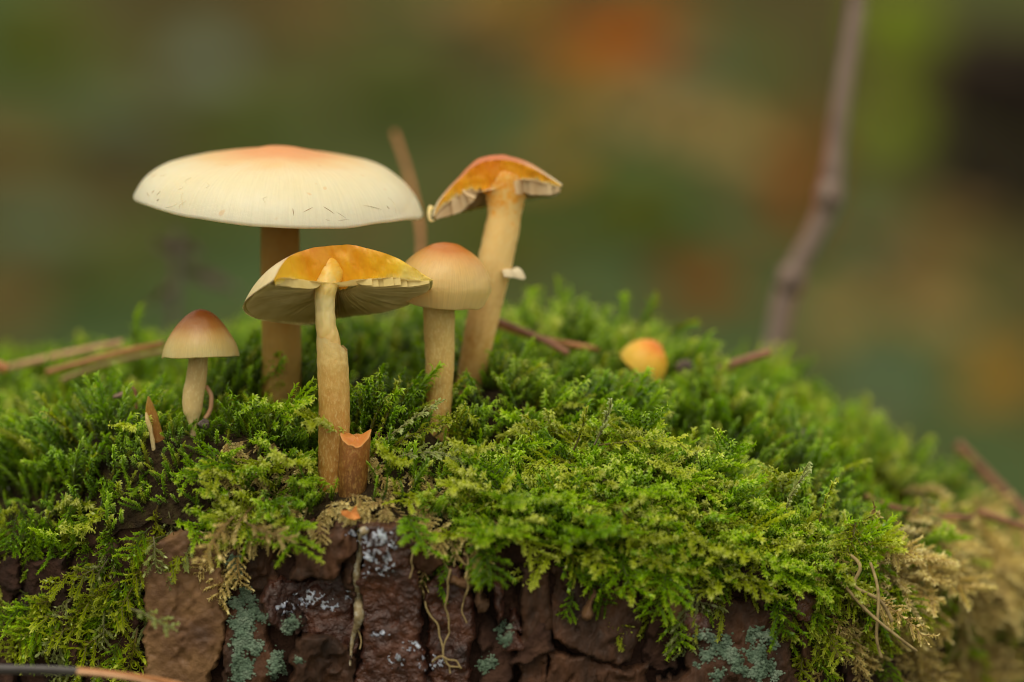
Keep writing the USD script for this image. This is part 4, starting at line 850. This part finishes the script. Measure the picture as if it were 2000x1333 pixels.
sc = (.62 + .55 * (dens - .3) * 2.2) * rng.uniform(.75, 1.2, len(x)) * np.interp(y - yf(x), [0, 12, 30], [.62, .78, .9])
for u_, v_, d_, w_ in [(378, 835, 6, 5), (300, 850, 3, 5), (857, 830, 9, 5), (918, 745, 21, 5), (655, 950, -2, 5), (1252, 745, 35, 5)]:      # shorter shoots at the feet of the mushrooms
    c_ = px(u_, v_, d_); sc = sc * (1 - .5 * np.exp(-((x - c_[0]) ** 2 + (y - c_[1]) ** 2) / w_ ** 2))
sh = [shoot(200 + i) for i in range(8)]
xu = rng.uniform(-116, 116, 6000); yu = rng.uniform(-14, 96, 6000)          # low young shoots that cover the soil
ku = (yu > yf(xu) + 1) & (yu < YB - 9 * np.abs(xu / 125) ** 4) & (rng.random(6000) > 1.1 * np.exp(-((xu + 24) / 6) ** 2 - ((yu + 10) / 3) ** 2) + .8 * np.clip((xu - 60) / 14, 0, 1))
xu, yu = xu[ku], yu[ku]; pu = np.stack([xu, yu, H(xu, yu) - 1.0], -1); ku = clear_mask(pu); xu, yu, pu = xu[ku], yu[ku], pu[ku]
zu = unit(normal_at(xu, yu) * .6 + rng.normal(size=pu.shape) * .4 + [0, 0, .4]); axu, ayu, azu = frame(zu, rng.normal(size=pu.shape))
x = np.r_[x, xu]; dens = np.r_[dens, xu * 0 + .7]; pos = np.vstack([pos, pu]); sc = np.r_[sc, rng.uniform(.3, .52, len(xu))]
ax_, ay_, az_ = np.vstack([ax_, axu]), np.vstack([ay_, ayu]), np.vstack([az_, azu])
pi, K, q, r_ = instancer('moss_carpet', 'dense carpet of upright bright green moss shoots over the stump top', sh, ['moss_green', 'moss_deep', 'moss_yellow'], pos, ax_, ay_, az_, sc, 1)
pale = np.clip((x - 45) / 40, 0, 1)
mi = np.where(rng.random(len(x)) < .28 + .25 * (dens > .55), 1, 0); mi = np.where(rng.random(len(x)) < .16 + .4 * pale, 2, mi)
finish_instancer(pi, mi * 8 + rng.integers(0, 8, len(x)), q, pos, sc)

# b) feathery fronds: rim of the stump, front mound, hanging tufts
fr = [frond(300 + i, L=l, bl=b, droop=dr) for i, (l, b, dr) in enumerate([(9, 4.0, .7), (12, 4.6, 1.0), (8, 3.6, .5), (11, 5, 1.2), (7.5, 3.2, .9), (13, 3.8, 1.4)])]
P, D, U_, Sx, Mi = [], [], [], [], []
def grow(p, d, up=(0, 0, 1), s=1.0, m=0):
    P.append(p); D.append(unit(d)); U_.append(up); Sx.append(s); Mi.append(m)
for _ in range(540):     # over the rim, all along the front
    xx = rng.uniform(-100, 74); e = abs(rng.normal()) * 7 - .5
    w = np.interp(xx, [-100, -60, -38, -31, -12, -7, 0, 50, 60, 74], [.2, .28, .5, .1, .06, .35, .85, .9, .55, .2])
    if rng.random() > w: continue
    yy = yf(xx) + e; g = yf(xx + 1) - yf(xx - 1); o = unit(np.array([g / 2, -1, 0]))
    d = o * rng.uniform(.3, .8) * np.exp(-max(e, 0) / 14) + np.array([rng.normal() * .55, 0, 0]) + [0, 0, rng.uniform(-.25, 1.0)]
    grow(np.array([xx, yy, H(xx, yy) - .5 + rng.uniform(0, 2.0)]), d, s=rng.uniform(.65, 1.05), m=rng.choice([0, 0, 1, 2, 2]))
for _ in range(300):     # the front right mound
    xx = rng.normal(24, 19); yy = rng.normal(-1, 6.5)
    if not (-8 < xx < 62) or yy < yf(xx): continue
    d = np.array([rng.normal() * .6, -.3 + rng.normal() * .4, rng.uniform(.3, 1.3)])
    grow(np.array([xx, yy, H(xx, yy) + rng.uniform(-.5, 2.5)]), d, s=rng.uniform(.65, 1.0), m=rng.choice([0, 0, 1, 2, 2]))
def tuft(u0, v0, u1, v1, n, spread, m, s=(.5, .85), off=(-3.5, 1), bias=0.0):
    """fronds hanging over the bark from (u0, v0) towards (u1, v1)"""
    for _ in range(n):
        t = rng.random() ** .8
        u = u0 + (u1 - u0) * t + rng.normal() * spread; v = v0 + (v1 - v0) * t + rng.normal() * spread * .6
        p = on_bark(u, v); p = p + [0, rng.uniform(*off), 0]
        dd = np.array([(u1 - u0), 0, -(v1 - v0)]); dd = dd / np.linalg.norm(dd)
        d = dd + np.array([rng.normal() * .55 + bias, -.25 + rng.normal() * .3, rng.normal() * .3])
        grow(p, d, up=(0, -.8, .7), s=rng.uniform(*s), m=rng.choice(m))
tuft(340, 990, 150, 1200, 66, 46, [0, 2, 2, 3], s=(.6, 1.0)); tuft(270, 1090, 190, 1310, 56, 46, [0, 2, 3], s=(.6, 1.0)); tuft(160, 1180, 80, 1200, 18, 30, [0, 2], s=(.6, .9)); tuft(330, 1020, 250, 1130, 20, 35, [3, 2])
tuft(60, 985, 70, 1030, 16, 40, [1, 1, 0]); tuft(190, 985, 170, 1040, 10, 36, [1, 0])
tuft(1600, 1080, 1640, 1230, 34, 40, [0, 2, 2]); tuft(1500, 1090, 1560, 1160, 20, 40, [2, 0]); tuft(1200, 1050, 1240, 1105, 30, 75, [0, 2, 1], s=(.45, .75)); tuft(1560, 1170, 1580, 1310, 16, 26, [0, 2])
tuft(1330, 1090, 1400, 1150, 26, 50, [0, 2, 3]); tuft(1960, 1080, 1970, 1320, 34, 60, [0, 2, 1], s=(.8, 1.3)); tuft(1780, 1000, 1800, 1080, 20, 50, [2, 3, 0], s=(.7, 1.1))
FRONT = [(px(664, 985, -6), 6.5), (px(300, 880, 0), 4.5), (px(378, 860, 4), 4.0), (px(857, 850, 8), 3.5)]
P, D, U_, Sx, Mi = map(np.array, (P, D, U_, Sx, Mi)); k = clear_mask(P) | (P[:, 1] < -8)
for c_, r_ in FRONT: k &= np.hypot(P[:, 0] - c_[0], P[:, 1] - c_[1]) > r_
P, D, U_, Sx, Mi = P[k], D[k], U_[k], Sx[k], Mi[k]
xx_ = D; zz = perp(U_ + rng.normal(size=U_.shape) * .3, xx_); yy_ = np.cross(zz, xx_)
pi, K, q, r_ = instancer('feather_moss', 'feathery green moss fronds spilling over the front rim of the stump', fr, ['moss_green', 'moss_deep', 'moss_yellow', 'moss_pale'], P, xx_, yy_, zz, Sx, 2)
finish_instancer(pi, Mi * 6 + rng.integers(0, 6, len(P)), q, P, Sx)

# c) dry tan moss: under the rim at the centre and hanging at the right
P, D, U_, Sx, Mi = [], [], [], [], []
for _ in range(330):
    xx = rng.uniform(-47, -3); yy = yf(xx) + rng.uniform(-1.0, 12)
    d = np.array([rng.normal() * .8, -.8, rng.uniform(-.6, .25)])
    grow(np.array([xx, yy, H(xx, yy) + rng.uniform(-1.5, .8)]), d, s=rng.uniform(.25, .5))
tuft(470, 1000, 420, 1070, 18, 34, [0], s=(.45, .75)); tuft(560, 1000, 545, 1030, 9, 24, [0], s=(.3, .5)); tuft(860, 1040, 850, 1090, 9, 22, [0], s=(.35, .55))
tuft(1640, 1060, 1760, 1260, 36, 34, [0], s=(.55, .9)); tuft(1620, 1040, 1700, 1120, 22, 30, [0], s=(.5, .8)); tuft(1620, 1130, 1640, 1330, 14, 30, [0], s=(.5, .8)); tuft(1900, 1000, 1910, 1280, 46, 60, [0], s=(.8, 1.3)); tuft(1780, 980, 1850, 1120, 26, 50, [0], s=(.7, 1.1))
for _ in range(420):     # tan moss on the far right shoulder
    xx = rng.uniform(58, 112); yy = yf(xx) + abs(rng.normal()) * 14 - 1
    if yy > YB - 8: continue
    grow(np.array([xx, yy, H(xx, yy) + rng.uniform(0, 3)]), np.array([rng.normal() * .7 + .3, -.5 + rng.normal() * .4, rng.uniform(-.5, .8)]), s=rng.uniform(.6, 1.0), m=0)
P, D, U_, Sx = map(np.array, (P, D, U_, Sx)); k = clear_mask(P) | (P[:, 1] < -8); P, D, U_, Sx = P[k], D[k], U_[k], Sx[k]
zz = perp(U_ + rng.normal(size=U_.shape) * .3, D); yy_ = np.cross(zz, D)
pi, K, q, r_ = instancer('dry_moss', 'dry tan moss fringe hanging under the rim and at the right shoulder', fr, ['moss_dry'], P, D, yy_, zz, Sx, 3)
finish_instancer(pi, rng.integers(0, 6, len(P)), q, P, Sx)

# d) fronds that stand out singly
def hero(label, p, d, upv, s, mat, kind='frond', seed=0, L=14, bl=4.5, droop=.9):
    v, f, t = frond(seed, L, bl, droop, 1.05) if kind == 'frond' else shoot(seed, L)
    if kind == 'frond': z = perp(np.asarray(upv, float), unit(d)); x = unit(d); y = np.cross(z, x)
    else: x, y, z = frame(np.asarray(d, float), np.asarray(upv, float))
    v = (v * s) @ np.stack([x, y, z], 0) + p
    single('moss_frond', label, 'moss frond', (v, f), mat, pv={'tone': t}, loc=p)
def hero_px(label, a, b, upv, mat, bl, droop, seed, kind='frond'):
    A, B = px(*a), px(*b); L = np.linalg.norm(B - A) * (1 + .12 * droop)
    d = unit(B - A) + (np.array(upv, float) * math.tan(droop / 2) if kind == 'frond' else 0)
    hero(label, A, d, upv, 1.0, mat, kind, seed, L, bl, droop)
hero_px('slim pale frond pointing right and up beside the broken orange stub', (735, 870, 2), (866, 785, 0), (0, -.3, 1), 'moss_pale', 1.6, .25, 401)
hero_px('second slim frond below the slim pale one, pointing right', (740, 890, 1), (880, 822, -2), (0, -.3, 1), 'moss_yellow', 2.0, .35, 402)
hero_px('olive brown frond lying right of the broken orange stub', (745, 905, -1), (905, 885, -3), (0, -.4, 1), 'moss_pale', 3.0, .5, 403)
hero_px('thin upright sprig with small buds right of the front stem', (735, 860, 3), (785, 735, 4), (1, 0, 0), 'moss_yellow', 1.4, .2, 404)
hero_px('tallest upright sprig crowning the front right moss mound', (1120, 880, -2), (1148, 800, -2), (1, 0, 0), 'moss_yellow', 2.0, .3, 405)
hero_px('second tall sprig crowning the mound, right of the tallest', (1160, 870, -2), (1195, 786, -2), (1, 0, 0), 'moss_pale', 2.2, .3, 406)
hero_px('arching frond on top of the front right mound', (1170, 870, -3), (1335, 885, -4), (0, -.3, 1), 'moss_yellow', 3.0, .7, 407)
hero_px('upright fern like frond on the right part of the mound', (1530, 1010, 0), (1580, 915, 0), (-1, 0, .2), 'moss_pale', 3.2, .35, 408)
hero_px('thin frond with curled tip right of the upright fern like one', (1600, 1020, 3), (1632, 935, 3), (-1, 0, 0), 'moss_yellow', 1.3, .3, 409)
hero_px('long thin frond reaching right with a curled tip', (1600, 1080, 4), (1705, 1000, 5), (-.3, 0, 1), 'moss_yellow', 1.6, .3, 410)
hero_px('pale frond pointing right at the bark, left of the lichen', (255, 1190, -16), (345, 1225, -17), (0, -.6, .8), 'moss_pale', 2.0, .5, 411)
hero_px('tan frond hanging over the bark beneath the rim, left of the crack', (455, 1010, -15), (395, 1105, -16), (0, -1, .2), 'moss_dry', 2.6, .5, 412)
hero_px('tan frond pointing right over the bark crack under the rim', (480, 1020, -15), (570, 1062, -16), (0, -.8, .5), 'moss_dry', 2.4, .5, 413)
hero_px('long dry frond trailing far down at the right', (1640, 1130, 0), (1800, 1265, 1), (.2, -.8, .6), 'moss_dry', 2.4, .6, 414)
hero_px('single blurred shoot standing above the moss at the left', (262, 690, 44), (248, 604, 46), (1, 0, 0), 'moss_green', 1, 1, 415, 'shoot')
for k, (a, b) in enumerate([((1225, 650, 52), (1195, 588, 54)), ((1240, 655, 52), (1268, 582, 54)), ((1120, 640, 50), (1075, 562, 52)), ((1020, 640, 50), (1030, 566, 52)), ((1300, 665, 54), (1345, 620, 55))]):
    hero_px(['left one of two blurred shoots forming a V above the orange button', 'right one of two blurred shoots forming a V above the orange button', 'tallest blurred shoot right of the torn tall mushroom', 'blurred shoot close against the torn tall mushroom stem', 'blurred leaning shoot right of the V of shoots'][k], a, b, (1, 0, 0), 'moss_green', 1, 1, 420 + k, 'shoot')

# ------------------------------------------------------------ the bank behind: hummocks, leaves, stones, log
def hummock(u, v, w, h, mat, label, seed, cat='moss cushion', name='moss_hummock'):
    p = bank_point(u, v); s = np.linalg.norm(p - EYE) / FPX
    m = trimesh.creation.icosphere(4, 1.0); q = m.vertices
    k = 1 + .5 * (meshkit.fbm(q * 1.6 + seed, 4, seed) - .5) + .16 * (meshkit.fbm(q * 9 + seed, 3, seed) - .5)
    V = q * k[:, None] * [w / 2 * s, max(w, h) / 2 * s * .7, h / 2 * s]
    single(name, label, cat, (V + p, m.faces), mat, loc=p)
for nme, a, b in [('bank_moss_grey', (0.056, 0.076, 0.036), (0.115, 0.138, 0.07)), ('bank_moss_green', (0.042, 0.056, 0.011), (0.078, 0.096, 0.024)), ('bank_moss_bright', (0.11, 0.16, 0.008), (0.2, 0.26, 0.02)), ('bank_moss_olive', (0.042, 0.05, 0.004), (0.085, 0.092, 0.009)),
                  ('bank_dark', (0.008, 0.006, 0.004), (0.03, 0.022, 0.015)), ('bank_stone', (0.085, 0.108, 0.07), (0.165, 0.19, 0.13))]:
    noise_mat(nme, [(.35, a), (.65, b)], scale=60, detail=5, rough=.9, bump=.7, bdist=.004, bscale=300, spec=.05)
hummock(400, 150, 150, 150, 'bank_stone', 'pale grey blurred lichen stone at the upper left of the bank', 1, 'stone', 'stone')
hummock(230, 250, 190, 120, 'bank_moss_grey', 'grey green blurred moss cushion at the upper left', 2)
hummock(480, 280, 260, 150, 'bank_moss_green', 'green blurred moss cushion below the pale stone', 3)
hummock(60, 460, 230, 130, 'bank_moss_grey', 'grey green moss cushion at the left edge', 4)
hummock(230, 560, 260, 130, 'bank_moss_green', 'dark green moss cushion low at the left', 5)
hummock(60, 110, 230, 160, 'bank_moss_olive', 'olive moss cushion in the top left corner', 6)
hummock(800, 200, 260, 160, 'bank_moss_green', 'green blurred moss cushion above the large cap', 7)
hummock(980, 470, 220, 130, 'bank_moss_olive', 'olive moss cushion behind the torn tall mushroom', 8)
hummock(1230, 430, 260, 150, 'bank_moss_olive', 'olive green moss cushion in the middle of the bank', 9)
hummock(1350, 150, 170, 120, 'bank_moss_grey', 'grey green moss cushion right of the orange leaf', 10)
hummock(1755, 90, 150, 230, 'bank_moss_bright', 'bright green moss cushion at the upper right of the twig', 11)
hummock(1740, 260, 110, 150, 'bank_moss_bright', 'bright green moss strip below the brightest cushion', 12)
hummock(1700, 480, 150, 90, 'bank_moss_grey', 'grey green moss cushion right of the twig', 13)
hummock(1720, 770, 130, 70, 'bank_stone', 'pale blurred stone at the foot of the bank, right', 14, 'stone', 'stone')
hummock(420, 430, 240, 120, 'bank_moss_green', 'green moss cushion left of the large cap', 15)
hummock(1600, 640, 120, 60, 'bank_moss_olive', 'low olive moss cushion at the right', 16)
# dark rotting log at the right
def log(u0, v0, u1, v1, r, label, mat):
    a, b = bank_point(u0, v0), bank_point(u1, v1)
    P = spline([a - [0, 0, r * .1], (a + b) / 2 + [0, 0, r * .1], b], 30)
    single('log', label, 'log', tube(P, r, 20, jitter=.25, seed=8)[0], mat)
log(1870, 175, 2140, 260, 30, 'dark rotting log at the upper right of the bank', 'bank_dark')
log(1830, 330, 2060, 420, 14, 'thin dark branch lying below the rotting log', 'bank_dark')
# fallen leaves
def leaf_mesh(L, W, seed, lob=0):
    rng = np.random.default_rng(seed); t = np.linspace(0, 1, 22); w = np.linspace(-1, 1, 9)
    env = np.sin(np.pi * t ** .8) ** .8 * (1 + lob * .35 * np.sin(t * 2 * np.pi * 3.5)) * W / 2
    g = np.stack([np.repeat((t - .5)[:, None] * L, 9, 1), env[:, None] * w[None], (.10 * W * w[None] ** 2 * np.cos(t * 3)[:, None] + .12 * L * (t - .5)[:, None] ** 2 + .05 * W * np.sin(t * 9)[:, None] * w[None])], -1)
    v = g.reshape(-1, 3); f = grid_faces(22, 9)
    return np.vstack([v, v - [0, 0, .3]]), np.vstack([f, f[:, ::-1] + len(v)])
def leaf(u, v, L, W, mat, label, yaw, pitch, seed, lob=1, group=None):
    p = bank_point(u, v) + np.array([0, -6, 6]); s = np.linalg.norm(p - EYE) / FPX
    vv, f = leaf_mesh(L * s, W * s, seed, lob)
    R = rot('x', pitch) @ rot('z', 0) @ rot('y', 0)
    vv = vv @ rot('z', yaw).T @ R.T + p
    nd = thing('fallen_leaf', label, 'leaf', p, group)
    part(nd, 'blade', (vv, f), mat)
    pt = np.array([[-.5 * L * s, 0, .03 * L * s], [-.62 * L * s, 1, .05 * L * s], [-.75 * L * s, 3, .02 * L * s]]) @ rot('z', yaw).T @ R.T + p
    part(nd, 'stalk', tube(spline(pt, 8), .8, 6)[0], 'needle_brown')
for nme, a, b in [('leaf_orange', (0.19, 0.038, 0.001), (0.28, 0.066, 0.002)), ('leaf_rust', (0.10, 0.03, 0.003), (0.16, 0.05, 0.005)), ('leaf_tan', (0.16, 0.11, 0.034), (0.25, 0.175, 0.06)), ('leaf_gold', (0.16, 0.085, 0.010), (0.24, 0.135, 0.02)), ('leaf_brown', (0.075, 0.05, 0.014), (0.14, 0.095, 0.03))]:
    noise_mat(nme, [(.35, a), (.65, b)], scale=90, detail=4, rough=.8, bump=.3, bdist=.001, spec=.1)
LF = [(1230, 95, 300, 110, 'leaf_orange', 'large orange fallen leaf at the top centre of the bank', 5, 60), (1010, 20, 150, 120, 'leaf_gold', 'golden orange leaf at the top edge left of the largest orange leaf', 40, 60),
      (1280, 240, 260, 120, 'leaf_tan', 'tan fallen leaf below the large orange leaf', -25, 55), (1420, 290, 280, 110, 'leaf_tan', 'second tan leaf, right of and below the first tan leaf', -35, 55), (1560, 320, 190, 110, 'leaf_rust', 'rust brown leaf just left of the twig', 85, 60),
      (1560, 430, 150, 100, 'leaf_rust', 'rust brown leaf below the one just left of the twig', 70, 60), (1130, 170, 170, 100, 'leaf_gold', 'golden leaf below the large orange leaf, left', 20, 55), (900, 5, 180, 80, 'leaf_tan', 'tan leaf at the top edge above the caps', 10, 55),
      (610, 20, 240, 120, 'leaf_brown', 'dark brown leaf at the top edge, left of centre', -10, 55), (1950, 760, 200, 110, 'leaf_gold', 'golden brown leaf at the right edge low on the bank', 30, 60), (1830, 640, 180, 100, 'leaf_tan', 'dull tan leaf at the lower right of the bank', -20, 55),
      (1640, 640, 170, 100, 'leaf_tan', 'tan leaf behind the foot of the twig', 15, 60), (1380, 580, 220, 100, 'leaf_rust', 'rust leaf low behind the orange button', 0, 60), (30, 620, 170, 110, 'leaf_brown', 'brown leaf at the left edge just above the moss', 25, 60), (20, 320, 150, 90, 'leaf_brown', 'brown leaf at the left edge, higher up', -30, 55),
      (1480, 440, 160, 80, 'leaf_brown', 'brown leaf in the middle right of the bank', -40, 60), (1850, 480, 220, 110, 'leaf_brown', 'dark brown leaf under the thin dark branch', 20, 55), (1800, 560, 180, 90, 'leaf_brown', 'small brown leaf under the dark brown leaf at the right', -15, 60), (690, 470, 120, 90, 'leaf_brown', 'brown leaf seen beneath the large cap', 0, 60), (1100, 330, 170, 80, 'leaf_gold', 'dull gold leaf right of the torn cap', 30, 50)]
for k, (u, v, L, W, mat, lab, yaw, pit) in enumerate(LF): leaf(u, v, L, W, mat, lab, yaw, pit, 60 + k)
# small withered plant behind the bell mushroom
pl = thing('withered_plant', 'small withered grey plant standing behind the bell mushroom', 'plant', px(330, 760, 150))
b0 = px(340, 760, 150); b0[2] = terrain(b0[0], b0[1]) - 3; pl.loc = pl.loc
part(pl, 'stem', tube(spline([b0, px(335, 700, 150), px(340, 600, 150), px(350, 490, 150), px(345, 450, 150)], 30), np.linspace(1.4, .8, 30), 8)[0], 'debris_dark')
for k, (a, b, w) in enumerate([((345, 500), (300, 470), 26), ((348, 480), (395, 500), 30), ((342, 560), (290, 600), 24), ((350, 520), (470, 570), 34)]):
    A, B = px(*a, 150), px(*b, 148); L = np.linalg.norm(B - A)
    vv, f = leaf_mesh(L, w * .1, 90 + k, 0); xd = unit(B - A); yd = perp(np.array([0, -.5, .8]), xd); zd = np.cross(xd, yd)
    part(pl, 'leaf', (vv @ np.stack([xd, yd, zd]) + (A + B) / 2, f), 'twig_grey')
